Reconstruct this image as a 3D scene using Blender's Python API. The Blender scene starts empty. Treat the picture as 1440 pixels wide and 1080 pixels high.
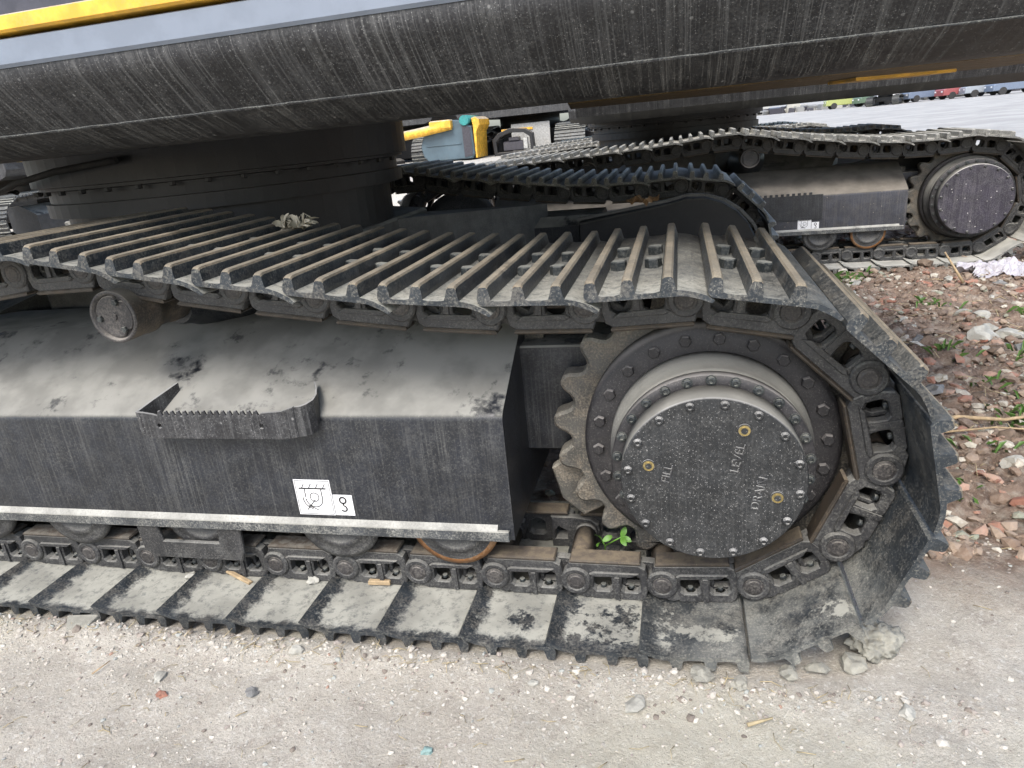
import bpy, bmesh, math, random
import numpy as np
from mathutils import Vector, Matrix, noise
from mathutils.geometry import tessellate_polygon
random.seed(7)
PI = math.pi
SC = bpy.context.scene
COL = SC.collection
rad = math.radians

# ------------------------------------------------------------------ camera, sky, sun, exposure
cam_d = bpy.data.cameras.new('camera'); cam = bpy.data.objects.new('camera', cam_d); COL.objects.link(cam)
yaw, pit, rol = -.25475, -.34654, -.09948
fw = Vector((math.sin(yaw)*math.cos(pit), math.cos(yaw)*math.cos(pit), math.sin(pit)))
rt = Vector((math.cos(yaw), -math.sin(yaw), 0)); up = rt.cross(fw)
r2 = rt*math.cos(rol)+up*math.sin(rol); u2 = up*math.cos(rol)-rt*math.sin(rol)
M = Matrix((r2, u2, -fw)).transposed().to_4x4(); M.translation = (-.0522, -1.1431, 1.0411)
cam.matrix_world = M
cam_d.sensor_width = 36; cam_d.lens = 36*979.98/1440; cam_d.clip_start = .02; cam_d.clip_end = 1500
SC.camera = cam
W = bpy.data.worlds.new('World'); SC.world = W; W.use_nodes = True
nt = W.node_tree; bg = nt.nodes['Background']
SUN_EL, SUN_AZ = 50, 187      # azimuth measured clockwise from +Y
sky = nt.nodes.new('ShaderNodeTexSky'); sky.sky_type = 'NISHITA'; sky.sun_disc = False
sky.sun_elevation = rad(SUN_EL); sky.sun_rotation = rad(SUN_AZ)
sky.air_density = 1.0; sky.dust_density = 2.5; sky.ozone_density = 1.0
nt.links.new(sky.outputs[0], bg.inputs[0]); bg.inputs[1].default_value = .15
sd = bpy.data.lights.new('sun', 'SUN'); sun = bpy.data.objects.new('sun', sd); COL.objects.link(sun)
sd.energy = 1.5; sd.angle = rad(20); sd.color = (1, .975, .94)
d = Vector((math.sin(rad(SUN_AZ))*math.cos(rad(SUN_EL)), math.cos(rad(SUN_AZ))*math.cos(rad(SUN_EL)), math.sin(rad(SUN_EL))))
sun.rotation_euler = d.to_track_quat('Z', 'Y').to_euler()
SC.view_settings.view_transform = 'Standard'; SC.view_settings.look = 'None'
SC.view_settings.exposure = 1.12; SC.view_settings.gamma = 1; SC.view_settings.use_curve_mapping = False

# ------------------------------------------------------------------ materials
class NB:
    def __init__(s, name):
        m = bpy.data.materials.new(name); m.use_nodes = True; s.m = m; s.t = m.node_tree; s.b = s.t.nodes['Principled BSDF']
        s.pos = None
    def n(s, ty, **k):
        o = s.t.nodes.new(ty)
        for a, v in k.items(): setattr(o, a, v)
        return o
    def L(s, a, b): s.t.links.new(a, b)
    def setin(s, node, i, v):
        if isinstance(v, bpy.types.NodeSocket): s.L(v, node.inputs[i])
        elif v is not None: node.inputs[i].default_value = v
    def math(s, op, a, b=None, c=None, clamp=False):
        o = s.n('ShaderNodeMath', operation=op, use_clamp=clamp); s.setin(o, 0, a); s.setin(o, 1, b); s.setin(o, 2, c); return o.outputs[0]
    def mapr(s, v, a, b, c=0., d_=1.):
        o = s.n('ShaderNodeMapRange'); o.interpolation_type = 'SMOOTHSTEP'
        for i, x in enumerate((v, a, b, c, d_)): s.setin(o, i, x)
        return o.outputs[0]
    def mix(s, f, a, b):
        o = s.n('ShaderNodeMix', data_type='RGBA'); s.setin(o, 0, f)
        for i, x in ((6, a), (7, b)):
            if not isinstance(x, bpy.types.NodeSocket): x = (*x, 1) if len(x) == 3 else x
            s.setin(o, i, x)
        return o.outputs[2]
    def coords(s, per_object=True):
        if s.pos: return s.pos
        g = s.n('ShaderNodeNewGeometry'); s.geo = g
        v = g.outputs['Position']
        if per_object:
            oi = s.n('ShaderNodeObjectInfo'); a = s.n('ShaderNodeVectorMath', operation='MULTIPLY_ADD')
            s.L(oi.outputs['Random'], a.inputs[0]); a.inputs[1].default_value = (13.7, 9.1, 5.3); s.L(v, a.inputs[2]); v = a.outputs[0]
            s.rnd = oi.outputs['Random']
        s.pos = v; return v
    def noise(s, scale, detail=4, rough=.55, stretch=None, vec=None):
        v = vec or s.pos
        if stretch:
            mp = s.n('ShaderNodeMapping'); mp.inputs['Scale'].default_value = stretch; s.L(v, mp.inputs[0]); v = mp.outputs[0]
        o = s.n('ShaderNodeTexNoise'); o.inputs['Scale'].default_value = scale; o.inputs['Detail'].default_value = detail
        o.inputs['Roughness'].default_value = rough; s.L(v, o.inputs['Vector']); return o.outputs['Fac']
    def voro(s, scale, feature='F1', out='Distance', rnd=1.):
        o = s.n('ShaderNodeTexVoronoi'); o.feature = feature; o.inputs['Scale'].default_value = scale; o.inputs['Randomness'].default_value = rnd
        s.L(s.pos, o.inputs['Vector']); return o.outputs[out]
    def bump(s, h, strength=.4, dist=.004, prev=None):
        o = s.n('ShaderNodeBump'); o.inputs['Strength'].default_value = strength; o.inputs['Distance'].default_value = dist
        s.L(h, o.inputs['Height'])
        if prev: s.L(prev, o.inputs['Normal'])
        return o.outputs[0]

def grime(name, base, dust=(.30, .28, .235), up=(.25, .85), upamt=1., allover=.12, streak=0., specks=0., rough=.42, metal=0.,
          speck_scale=330, bump=.25, rust=0., bumpscale=160, patch=0., perobj=True, stain=(.20, .12, .055), wave=0., spots=0., shoe=False, railx=False):
    """painted or bare steel with settled dust (on faces that look up), run marks, splashes and rust"""
    k = NB(name); k.coords(perobj)
    big = k.noise(3.2, 5, .6); mid = k.noise(22, 5, .65); fine = k.noise(210, 3, .7)
    sep = k.n('ShaderNodeSeparateXYZ'); k.L(k.geo.outputs['Normal'], sep.inputs[0]); nz = sep.outputs[2]
    u = k.mapr(nz, up[0], up[1])
    var = k.math('ADD', k.math('MULTIPLY', big, .9), k.math('MULTIPLY', mid, .5))       # ~ .7
    um = k.math('MULTIPLY', u, k.mapr(var, .42-patch*.05, .78+patch*.15 if patch else .62))
    if patch: um = k.math('MULTIPLY', u, k.mapr(k.math('ADD', k.math('MULTIPLY', k.noise(5.5, 6, .62), .7), k.math('MULTIPLY', mid, .3)), .5-patch*.5, .5-patch*.5+.13))
    um = k.math('MULTIPLY', um, upamt)
    if shoe:   # caked dust thins out towards the sprocket end and is rubbed off the plate edges
        tc = k.n('ShaderNodeTexCoord'); so = k.n('ShaderNodeSeparateXYZ'); k.L(tc.outputs['Object'], so.inputs[0])
        sw = k.n('ShaderNodeSeparateXYZ'); k.L(k.geo.outputs['Position'], sw.inputs[0])
        wob = k.math('MULTIPLY', k.math('SUBTRACT', k.noise(24, 6, .75), .5), .09)
        lft = k.mapr(sw.outputs[0], -1.2, -.2); ed = k.mapr(k.math('ADD', so.outputs[1], wob), k.math('MULTIPLY', lft, .012), k.math('ADD', .022, k.math('MULTIPLY', lft, .012)))
        ex = k.math('SUBTRACT', 1., k.mapr(k.math('ADD', so.outputs[0], k.math('MULTIPLY', wob, 1.1)), .164, .186))
        low_ = k.math('SUBTRACT', 1., k.mapr(sw.outputs[2], .10, .30))
        thr = k.math('ADD', k.mapr(sw.outputs[0], -1.1, .25, .30, .545), k.math('MULTIPLY', k.math('SUBTRACT', k.rnd, .5), .06))
        pm = k.math('ADD', k.math('MULTIPLY', k.noise(8, 8, .68), .75), k.math('MULTIPLY', k.noise(70, 5, .7), .25))
        pm = k.math('MULTIPLY', k.mapr(k.math('SUBTRACT', pm, thr), -.015, .03), k.mapr(k.noise(45, 6, .75), .34, .55, .45, 1.))
        cake = k.math('MULTIPLY', k.math('MULTIPLY', ed, ex), pm)
        cake = k.math('MULTIPLY', cake, u)
        um = k.math('MULTIPLY', k.math('MULTIPLY', um, k.mapr(so.outputs[1], .02, .24, .92, .36)), k.math('MULTIPLY', k.mapr(sw.outputs[0], -.02, .17, 1., .22), k.mapr(k.noise(60, 6, .75), .32, .58, .35, 1.)))  # fade from outer end inward paints the upper body's shade into the dust
        um = k.math('ADD', k.math('MULTIPLY', cake, low_), k.math('MULTIPLY', um, k.math('SUBTRACT', 1., low_)))
    if shoe: um = k.math('ADD', um, k.math('MULTIPLY', k.math('MULTIPLY', k.mapr(sw.outputs[0], -.25, .1), low_), k.mapr(k.noise(13, 6, .7), .36, .60, .05, .42)))
    tot = k.math('ADD', um, k.math('MULTIPLY', k.mapr(k.math('ADD', k.math('MULTIPLY', fine, .62), k.math('MULTIPLY', mid, .38)), .44, .64), allover*1.7))
    side = k.math('SUBTRACT', 1., u)
    if streak:
        st = k.noise(1., 2, .6, (110, 2.0, 2.0)); st2 = k.noise(1., 2, .6, (300, 3, 3)); st3 = k.noise(1., 1, .5, (45, 1.2, 1.2))
        sm = k.math('ADD', k.math('MULTIPLY', k.mapr(st, .54, .70), .38), k.math('MULTIPLY', k.mapr(st2, .54, .64), .62)); sm = k.math('ADD', sm, k.math('MULTIPLY', k.mapr(st3, .60, .72), .3))
        sm = k.math('MULTIPLY', sm, k.mapr(big, .36, .66, .45, 1.))
        tot = k.math('ADD', tot, k.math('MULTIPLY', k.math('MULTIPLY', sm, side), streak))
    if specks:
        v = k.voro(speck_scale); vb = k.voro(speck_scale*.42)
        sp = k.math('MULTIPLY', k.math('SUBTRACT', 1., k.mapr(v, .12, .28)), k.mapr(fine, .46, .56))
        sp = k.math('ADD', sp, k.math('MULTIPLY', k.math('SUBTRACT', 1., k.mapr(vb, .07, .15)), 1.))
        tot = k.math('ADD', tot, k.math('MULTIPLY', sp, specks))
    if spots:
        vb = k.voro(26); tot = k.math('ADD', tot, k.math('MULTIPLY', k.math('SUBTRACT', 1., k.mapr(vb, .05, .10)), spots))
    tot = k.math('MINIMUM', tot, 1.)
    if railx:
        sw = k.n('ShaderNodeSeparateXYZ'); k.L(k.geo.outputs['Position'], sw.inputs[0]); dust_n = k.mix(k.mapr(sw.outputs[0], -.95, -.5), (.26, .24, .20), dust)
    dcol = k.mix(k.mapr(k.noise(9, 4), .35, .65), tuple(c*.8 for c in dust), tuple(min(1, c*1.15) for c in dust)) if not railx else k.mix(k.mapr(k.noise(40, 5, .7), .4, .62), dust_n, (.13, .105, .08))
    bcol = k.mix(k.mapr(k.noise(14, 5), .4, .62), base, tuple(c*(1.12 if name.startswith('grey_blue') else 1.5) for c in base))
    if rust: bcol = k.mix(k.math('MULTIPLY', k.mapr(k.math('ADD', k.math('MULTIPLY', mid, .6), k.math('MULTIPLY', fine, .4)), .44, .62), rust), bcol, stain)
    k.L(k.mix(tot, bcol, dcol), k.b.inputs['Base Color'])
    k.L(k.math('ADD', k.mapr(tot, 0., .45, rough, .95), k.math('MULTIPLY', mid, .06)), k.b.inputs['Roughness'])
    if metal: k.L(k.mapr(tot, 0, .5, metal, 0.), k.b.inputs['Metallic'])
    h = k.math('ADD', k.math('MULTIPLY', k.noise(bumpscale, 4, .7), .6), k.math('MULTIPLY', tot, .6))
    nb = k.bump(h, bump, .0016)
    if wave: nb = k.bump(k.noise(28, 3), wave, .006, nb)
    k.L(nb, k.b.inputs['Normal'])
    return k.m

def plain(name, col, rough=.6, metal=0., var=.25, scale=30, bump=.15, dirt=.2, emis=None):
    k = NB(name); k.coords(False); n1 = k.noise(scale, 5, .6)
    c = k.mix(k.mapr(n1, .35, .7), tuple(x*(1-var) for x in col), tuple(min(1, x*(1+var*.5)) for x in col))
    c = k.mix(k.math('MULTIPLY', k.mapr(k.noise(scale*.4, 6, .7), .5, .75), dirt), c, (.25, .22, .18))
    k.L(c, k.b.inputs['Base Color']); k.b.inputs['Roughness'].default_value = rough; k.b.inputs['Metallic'].default_value = metal
    k.L(k.bump(k.noise(scale*6, 3), bump, .002), k.b.inputs['Normal']); return k.m

M_ = {}
DUST = (.33, .31, .26)
M_['frame'] = grime('dusty_black_paint', (.009, .0105, .014), (.225, .222, .20), up=(.30, .75), allover=.07, streak=.20, specks=.36, rough=.34, patch=.335, perobj=False, bump=.2)
M_['skirt'] = grime('streaked_black_paint', (.014, .014, .0155), (.25, .25, .24), up=(.4, .9), allover=.10, streak=.48, specks=.6, rough=.45, perobj=False, speck_scale=260, spots=.5)
M_['panel'] = grime('grey_blue_gloss_paint', (.165, .19, .23), (.24, .24, .24), allover=.01, upamt=.2, specks=.06, rough=.28, perobj=False, bump=.05)
M_['shoe'] = grime('track_shoe_steel', (.024, .029, .034), (.31, .305, .26), up=(.35, .85), upamt=1., allover=.17, specks=.5, rough=.33, metal=.3, rust=.10, patch=.6, bump=.5, wave=.2, shoe=True)
M_['shoe_dusty_lit'] = grime('dusty_lit_shoe_steel', (.07, .07, .065), (.42, .41, .36), up=(-.1, .8), upamt=.9, allover=.38, specks=.3, rough=.6, patch=.75, bump=.5)  # pale dust, lightened further to paint light onto the tracks behind
M_['grouser'] = grime('worn_grouser_steel', (.10, .085, .062), (.27, .24, .18), up=(.3, .9), upamt=.45, allover=.2, specks=.2, rough=.55, metal=.3, rust=.45, bump=.6, wave=.3)
M_['link'] = grime('cast_link_steel', (.020, .020, .021), (.25, .245, .22), up=(.2, .9), upamt=.6, allover=.16, specks=.75, rough=.45, bump=.5, speck_scale=420, patch=.5)
M_['rail'] = grime('worn_rail_steel', (.040, .034, .028), (.21, .17, .115), up=(.55, .95), upamt=.8, allover=.06, rough=.42, metal=.3, rust=.25, bump=.5, patch=.66, specks=.5, railx=True, stain=(.12, .08, .045))
M_['pin'] = grime('pin_steel', (.03, .028, .028), (.25, .23, .20), allover=.2, specks=.3, rough=.45, metal=.2)
M_['bolt'] = grime('bolt_steel', (.018, .022, .024), (.30, .30, .26), up=(.6, .98), upamt=.5, allover=.12, specks=.2, rough=.4, metal=.2)
M_['cover'] = grime('speckled_cover_paint', (.012, .013, .014), (.27, .265, .25), up=(.3, .8), allover=.06, streak=.10, specks=.85, rough=.42, speck_scale=300, perobj=False)
M_['cover_spotted'] = grime('spotted_cover_paint', (.018, .015, .024), (.55, .53, .5), up=(.3, .8), allover=.05, streak=.12, specks=.25, rough=.4, spots=.9, perobj=False)
M_['frame_spotted'] = grime('spotted_frame_paint', (.018, .020, .028), (.20, .18, .15), up=(.3, .75), allover=.10, streak=.35, specks=.2, rough=.4, patch=.8, spots=.9, perobj=False)
M_['barrel'] = grime('dusty_barrel', (.03, .03, .032), (.22, .215, .19), up=(-.2, .7), upamt=1., allover=.14, specks=.3, rough=.6, perobj=False, patch=.72, bump=.5)
M_['ring'] = grime('dark_hub_paint', (.013, .012, .013), (.2, .19, .18), allover=.06, specks=.55, rough=.5, perobj=False)
M_['sprocket'] = grime('sprocket_steel', (.055, .053, .048), (.28, .265, .22), up=(-.2, .9), upamt=.5, allover=.3, specks=.3, rough=.5, metal=.3, rust=.35, bump=.6, perobj=False)
M_['dark'] = grime('shaded_black_paint', (.007, .007, .008), (.10, .095, .085), allover=.05, rough=.45, perobj=False)
M_['xframe'] = grime('carbody_paint', (.060, .060, .058), (.30, .29, .26), allover=.14, up=(.2, .9), upamt=.6, rough=.5, perobj=False)
M_['brown'] = grime('belly_paint', (.10, .065, .022), (.2, .15, .09), allover=.2, rough=.5, perobj=False)
M_['roller'] = grime('roller_rust', (.030, .026, .022), (.20, .185, .155), allover=.22, rust=.2, rough=.6, perobj=False, bump=.6, bumpscale=90)
M_['orange'] = grime('polished_rusty_flange', (.17, .075, .025), (.3, .22, .15), allover=.2, rust=.5, rough=.35, metal=.4, perobj=False)
M_['flange'] = grime('dusty_flange', (.03, .033, .036), (.30, .295, .26), allover=.42, specks=.4, rough=.55, perobj=False)
M_['letter'] = grime('raised_lettering', (.022, .022, .024), (.36, .355, .33), allover=.16, specks=.8, rough=.45, perobj=False)
M_['yellow'] = grime('yellow_paint', (.62, .34, .03), (.4, .34, .25), allover=.10, rough=.35, perobj=False, bump=.05)
M_['charcoal'] = plain('charcoal_panel', (.05, .048, .06), .35, dirt=.1)
M_['white'] = plain('white_paint', (.8, .8, .8), .4, var=.05, dirt=.05)
M_['ink'] = plain('black_ink', (.02, .02, .02), .5, dirt=.15)
M_['brass'] = plain('brass_plug', (.42, .34, .16), .35, .7, dirt=.3)
M_['tarp'] = plain('blue_grey_bucket_paint', (.075, .115, .14), .5, var=.2, scale=3, dirt=.25)
M_['teal'] = plain('teal_cap', (.03, .25, .24), .5)
M_['steel'] = plain('light_steel', (.42, .42, .40), .45, .2, dirt=.4)
M_['mud'] = plain('dried_mud', (.29, .28, .235), .95, scale=40, bump=.8, dirt=.3)
M_['clod'] = plain('brown_earth', (.17, .125, .09), .95, scale=40, bump=.8)
M_['brick'] = plain('red_brick', (.30, .14, .095), .9, scale=30, bump=.6, dirt=.7)
M_['stone'] = plain('pale_stone', (.40, .39, .34), .85, scale=30, bump=.5, dirt=.3)
M_['greystone'] = plain('grey_stone', (.22, .22, .21), .85, scale=30, bump=.5, dirt=.4)
M_['teals'] = plain('blue_green_stone', (.22, .33, .31), .8, scale=50, bump=.5, dirt=.3)
M_['wood'] = plain('weathered_wood', (.42, .31, .18), .8, scale=60, dirt=.3)
M_['straw'] = plain('dry_straw', (.45, .37, .22), .85, scale=60, dirt=.2)
M_['bleached'] = plain('bleached_plant', (.55, .50, .38), .85, scale=60, dirt=.1)
M_['plastic'] = plain('thin_white_plastic', (.42, .40, .42), .4, var=.1, scale=12, dirt=.15)
M_['leaf'] = plain('green_leaf', (.11, .25, .035), .5, var=.2, scale=60, dirt=.02)
M_['weed'] = plain('weed_green', (.10, .20, .04), .6)
M_['dryleaf'] = plain('dry_brown_leaf', (.22, .13, .06), .7, scale=30)
M_['glass'] = plain('dark_glass', (.03, .04, .05), .1, dirt=.1)
M_['rubber'] = plain('tyre_rubber', (.03, .03, .03), .8)
for nme, c in dict(car_blue=(.16, .20, .27), car_red=(.32, .09, .09), car_grey=(.3, .33, .36), car_white=(.75, .75, .75), car_lime=(.36, .40, .14), car_green=(.12, .18, .12)).items(): M_[nme] = plain(nme, c, .35)

def pebble_mat():
    k = NB('mixed_pebbles'); k.coords(False)
    r = k.n('ShaderNodeValToRGB'); k.L(k.geo.outputs['Random Per Island'], r.inputs[0])
    cr = r.color_ramp; cr.interpolation = 'CONSTANT'
    cols = [(0, (.40, .37, .32)), (.25, (.46, .43, .37)), (.42, (.33, .29, .25)), (.6, (.36, .24, .18)), (.612, (.48, .45, .39)), (.8, (.20, .17, .14)), (.92, (.33, .34, .31))]
    cr.elements[0].color = (*cols[0][1], 1)
    for p_, c in cols[1:]: e = cr.elements.new(p_); e.color = (*c, 1)
    cr.elements.remove(cr.elements[len(cols)]) if len(cr.elements) > len(cols) else None
    k.L(r.outputs[0], k.b.inputs['Base Color']); k.b.inputs['Roughness'].default_value = .9
    k.L(k.bump(k.noise(250, 3), .5, .002), k.b.inputs['Normal']); return k.m
def rubble_mat():
    k = NB('brick_rubble'); k.coords(False)
    r = k.n('ShaderNodeValToRGB'); k.L(k.geo.outputs['Random Per Island'], r.inputs[0])
    cr = r.color_ramp; cr.interpolation = 'CONSTANT'
    cols = [(0, (.19, .13, .092)), (.34, (.33, .25, .185)), (.54, (.33, .16, .11)), (.64, (.40, .25, .185)), (.72, (.48, .45, .37)), (.85, (.58, .55, .46)), (.91, (.28, .31, .24)), (.96, (.12, .085, .065))]
    cr.elements[0].color = (*cols[0][1], 1)
    for p_, c in cols[1:]: e = cr.elements.new(p_); e.color = (*c, 1)
    cr.elements.remove(cr.elements[len(cols)]) if len(cr.elements) > len(cols) else None
    c = k.mix(k.mapr(k.noise(60, 5, .7), .42, .62, .1, .6), r.outputs[0], (.27, .215, .165))
    k.L(c, k.b.inputs['Base Color']); k.b.inputs['Roughness'].default_value = .95
    k.L(k.bump(k.noise(200, 4), .6, .003), k.b.inputs['Normal']); return k.m
M_['pebble'] = pebble_mat(); M_['rubble'] = rubble_mat()

def ground_mat():
    k = NB('dusty_packed_earth'); k.coords(False)
    sx = k.n('ShaderNodeSeparateXYZ'); k.L(k.pos, sx.inputs[0]); X, Y = sx.outputs[0], sx.outputs[1]
    # brown loose soil to the right of the track and behind it, pale dust elsewhere
    wob = k.math('MULTIPLY', k.math('SUBTRACT', k.noise(1.6, 5, .65), .5), 1.1)
    xa = k.math('ADD', X, wob); ya = k.math('ADD', Y, k.math('MULTIPLY', wob, .8))
    m = k.math('MULTIPLY', k.mapr(ya, .12, .55), k.math('SUBTRACT', 1., k.mapr(ya, 6.4, 8.5)))
    m2 = k.math('MULTIPLY', m, k.mapr(k.noise(11, 6, .7), .30, .52, .45, 1.))
    pale = k.mix(k.mapr(k.noise(2.6, 6, .6), .35, .65), (.56, .515, .435), (.68, .635, .55))
    pale = k.mix(k.mapr(k.noise(30, 6, .75), .48, .70, 0, .55), pale, (.38, .32, .27))
    pale = k.mix(k.mapr(k.noise(150, 4, .75), .50, .66, 0, .5), pale, (.40, .35, .28))
    pale = k.mix(k.mapr(k.noise(420, 2, .6), .50, .68, 0, .55), pale, (.38, .34, .28))
    pale = k.mix(k.mapr(k.noise(115, 3, .6), .56, .68, 0, .8), pale, (.78, .75, .68))
    pale = k.mix(k.mapr(k.noise(1.3, 3, .5), .45, .62, 0, .35), pale, (.54, .52, .38))
    brown = k.mix(k.mapr(k.noise(18, 6, .7), .35, .62), (.15, .105, .078), (.30, .22, .165))
    brown = k.mix(k.mapr(k.noise(70, 4, .7), .5, .68, 0, .6), brown, (.44, .37, .29))
    far = k.mapr(Y, 8., 14.)
    pale = k.mix(far, pale, k.mix(k.mapr(k.noise(.5, 6, .7), .4, .62), (.34, .33, .31), (.43, .42, .39)))
    k.L(k.mix(m2, pale, brown), k.b.inputs['Base Color']); k.b.inputs['Roughness'].default_value = .96
    k.b.inputs['Specular IOR Level'].default_value = .2
    n1 = k.bump(k.noise(22, 8, .72), .7, .022); n2 = k.bump(k.noise(170, 5, .8), 1., .006, n1)
    k.L(n2, k.b.inputs['Normal']); return k.m
M_['ground'] = ground_mat()

# ------------------------------------------------------------------ mesh helpers
def mesh_from(name, v, f, mats, mi=None, smooth=False):
    me = bpy.data.meshes.new(name); me.from_pydata([tuple(x) for x in v], [], [tuple(x) for x in f])
    for m in mats: me.materials.append(M_[m] if isinstance(m, str) else m)
    if mi: me.polygons.foreach_set('material_index', mi)
    if smooth: me.polygons.foreach_set('use_smooth', [True]*len(me.polygons))
    me.update(); return me
class MB:
    def __init__(s, auto=0): s.v = []; s.f = []; s.m = []; s.s = []; s.auto = auto
    def add(s, v, f, m=0, smooth=False):
        o = len(s.v); s.v += [tuple(x) for x in v]; s.f += [tuple(i+o for i in x) for x in f]; s.m += [m]*len(f); s.s += [smooth]*len(f); return s
    def box(s, x0, x1, y0, y1, z0, z1, m=0, b=0.):
        if b:
            P = []
            for (z, q) in ((z0, b), (z0+b, 0), (z1-b, 0), (z1, b)):
                X0, X1, Y0, Y1 = x0+q, x1-q, y0+q, y1-q
                P += [(X0, Y0, z), (X1, Y0, z), (X1, Y1, z), (X0, Y1, z)]
            F = [(3, 2, 1, 0), (12, 13, 14, 15)]
            for l in range(3):
                for i in range(4): a = l*4+i; c = l*4+(i+1) % 4; F.append((a, c, c+4, a+4))
            return s.add(P, F, m)
        P = [(x, y, z) for z in (z0, z1) for x, y in ((x0, y0), (x1, y0), (x1, y1), (x0, y1))]
        return s.add(P, [(3, 2, 1, 0), (4, 5, 6, 7), (0, 1, 5, 4), (1, 2, 6, 5), (2, 3, 7, 6), (3, 0, 4, 7)], m)
    def lathe(s, prof, c, n=32, m=0, axis='y', ph=0., smooth=False, mlist=None):
        """prof: (r, t) pairs along the axis from t0 (camera side) on; closed by caps"""
        o = len(s.v); V = []
        for r, t in prof:
            for i in range(n):
                a = ph+2*PI*i/n; ca, sa = r*math.cos(a), r*math.sin(a)
                if axis == 'y': V.append((c[0]+sa, c[1]+t, c[2]+ca))
                elif axis == 'z': V.append((c[0]+ca, c[1]+sa, c[2]+t))
                else: V.append((c[0]+t, c[1]+ca, c[2]+sa))
        F = []; mm = []
        L = len(prof)
        flip = axis == 'y'
        for j in range(L-1):
            for i in range(n):
                a, b = j*n+i, j*n+(i+1) % n
                F.append((a, b, b+n, a+n)); mm.append(mlist[j] if mlist else m)
        sm = [smooth]*len(F)
        F.append(tuple(range(n))[::-1]); F.append(tuple(range((L-1)*n, L*n))); mm += [mlist[0] if mlist else m, m]; sm += [False, False]
        s.v += V; s.f += [tuple(i+o for i in x) for x in F]; s.m += mm; s.s += sm; return s
    def cyl(s, r, t0, t1, c, n=24, m=0, axis='y', ph=0., bev=0., smooth=True):
        prof = [(r, t0), (r, t1)] if not bev else [(r-bev, t0), (r, t0+bev), (r, t1-bev), (r-bev, t1)]
        return s.lathe(prof, c, n, m, axis, ph, smooth)
    def prism(s, poly, a0, a1, axis='y', m=0, inset=0., cap2=True, holes=(), mcap=None):
        """extrude a polygon (u,w) along an axis; 'y': (x,z) polygon, 'x': (y,z) polygon, 'z': (x,y)"""
        def P(q, t):
            return (q[0], t, q[1]) if axis == 'y' else ((t, q[0], q[1]) if axis == 'x' else (q[0], q[1], t))
        def area(p): return sum(p[i][0]*p[(i+1) % len(p)][1]-p[(i+1) % len(p)][0]*p[i][1] for i in range(len(p)))/2
        loops = [list(poly)]+[list(h) for h in holes]
        if area(loops[0]) < 0: loops[0].reverse()
        for h in loops[1:]:
            if area(h) > 0: h.reverse()
        tri = tessellate_polygon([[Vector((q[0], q[1], 0)) for q in l] for l in loops])
        flat = [q for l in loops for q in l]
        def ins(l, dd):
            out = []
            n = len(l)
            for i in range(n):
                p0, p1, p2 = Vector(l[i-1]), Vector(l[i]), Vector(l[(i+1) % n])
                e1 = (p1-p0).normalized(); e2 = (p2-p1).normalized()
                n1 = Vector((-e1.y, e1.x)); n2 = Vector((-e2.y, e2.x)); b = (n1+n2)
                if b.length < 1e-6: b = n1
                b.normalize(); k_ = dd/max(.5, b.dot(n1)); out.append(tuple(p1+b*k_))
            return out
        step = (a1-a0)/abs(a1-a0)
        o = len(s.v); N = len(flat); V = []
        if inset:
            fi = [q for l in loops for q in ins(l, inset)]
            rows = [(fi, a0), (flat, a0+step*inset), (flat, a1-step*inset), (fi, a1)]
        else: rows = [(flat, a0), (flat, a1)]
        for r_, t in rows: V += [P(q, t) for q in r_]
        F = []; mm = []
        R_ = len(rows)
        for t in tri:
            F.append(tuple(t)); F.append(tuple(i+(R_-1)*N for i in reversed(t))); mm += [m if mcap is None else mcap]*2
        b0 = 0
        for l in loops:
            n = len(l)
            for i in range(n):
                a, c = b0+i, b0+(i+1) % n
                for r_ in range(R_-1): F.append((a+r_*N, c+r_*N, c+(r_+1)*N, a+(r_+1)*N)); mm.append(m)
            b0 += n
        s.v += V; s.f += [tuple(i+o for i in x) for x in F]; s.m += mm; s.s += [False]*len(F); return s
    def tube(s, pts, r, n=6, m=0, taper=1.):
        pts = [Vector(p) for p in pts]; o = len(s.v); L = len(pts)
        for j, p in enumerate(pts):
            t = (pts[min(j+1, L-1)]-pts[max(j-1, 0)]).normalized(); a = t.orthogonal().normalized(); b = t.cross(a)
            rr = r*(1+(taper-1)*j/(L-1))
            for i in range(n): q = p+rr*(a*math.cos(2*PI*i/n)+b*math.sin(2*PI*i/n)); s.v.append(tuple(q))
        for j in range(L-1):
            for i in range(n): s.f.append((o+j*n+i, o+j*n+(i+1) % n, o+(j+1)*n+(i+1) % n, o+(j+1)*n+i)); s.m.append(m); s.s.append(True)
        s.f += [tuple(o+i for i in range(n))[::-1], tuple(o+(L-1)*n+i for i in range(n))]; s.m += [m, m]; s.s += [False, False]; return s
    def rot(s, mat, i0=0):
        for i in range(i0, len(s.v)): s.v[i] = tuple(mat @ Vector(s.v[i]))
        return s
    def mesh(s, name, mats):
        me = mesh_from(name, s.v, s.f, mats, s.m); me.polygons.foreach_set('use_smooth', s.s)
        bm = bmesh.new(); bm.from_mesh(me); bmesh.ops.recalc_face_normals(bm, faces=bm.faces); bm.to_mesh(me); bm.free()
        if s.auto: me.polygons.foreach_set('use_smooth', [True]*len(me.polygons)); me.set_sharp_from_angle(angle=rad(s.auto))
        return me
def put(name, me, parent=None, loc=(0, 0, 0), rot=(0, 0, 0), **k):
    if isinstance(me, tuple): me = me[0].mesh(name, me[1])
    o = bpy.data.objects.new(name, me); COL.objects.link(o); o.location = loc; o.rotation_euler = rot
    if parent: o.parent = parent
    for a, v in k.items(): o[a] = v
    return o
def thing(name, label, cat, loc=(0, 0, 0), rz=0, group=None):
    o = put(name, None, None, loc, (0, 0, rz), label=label, category=cat)
    if group: o['group'] = group
    return o

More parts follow.
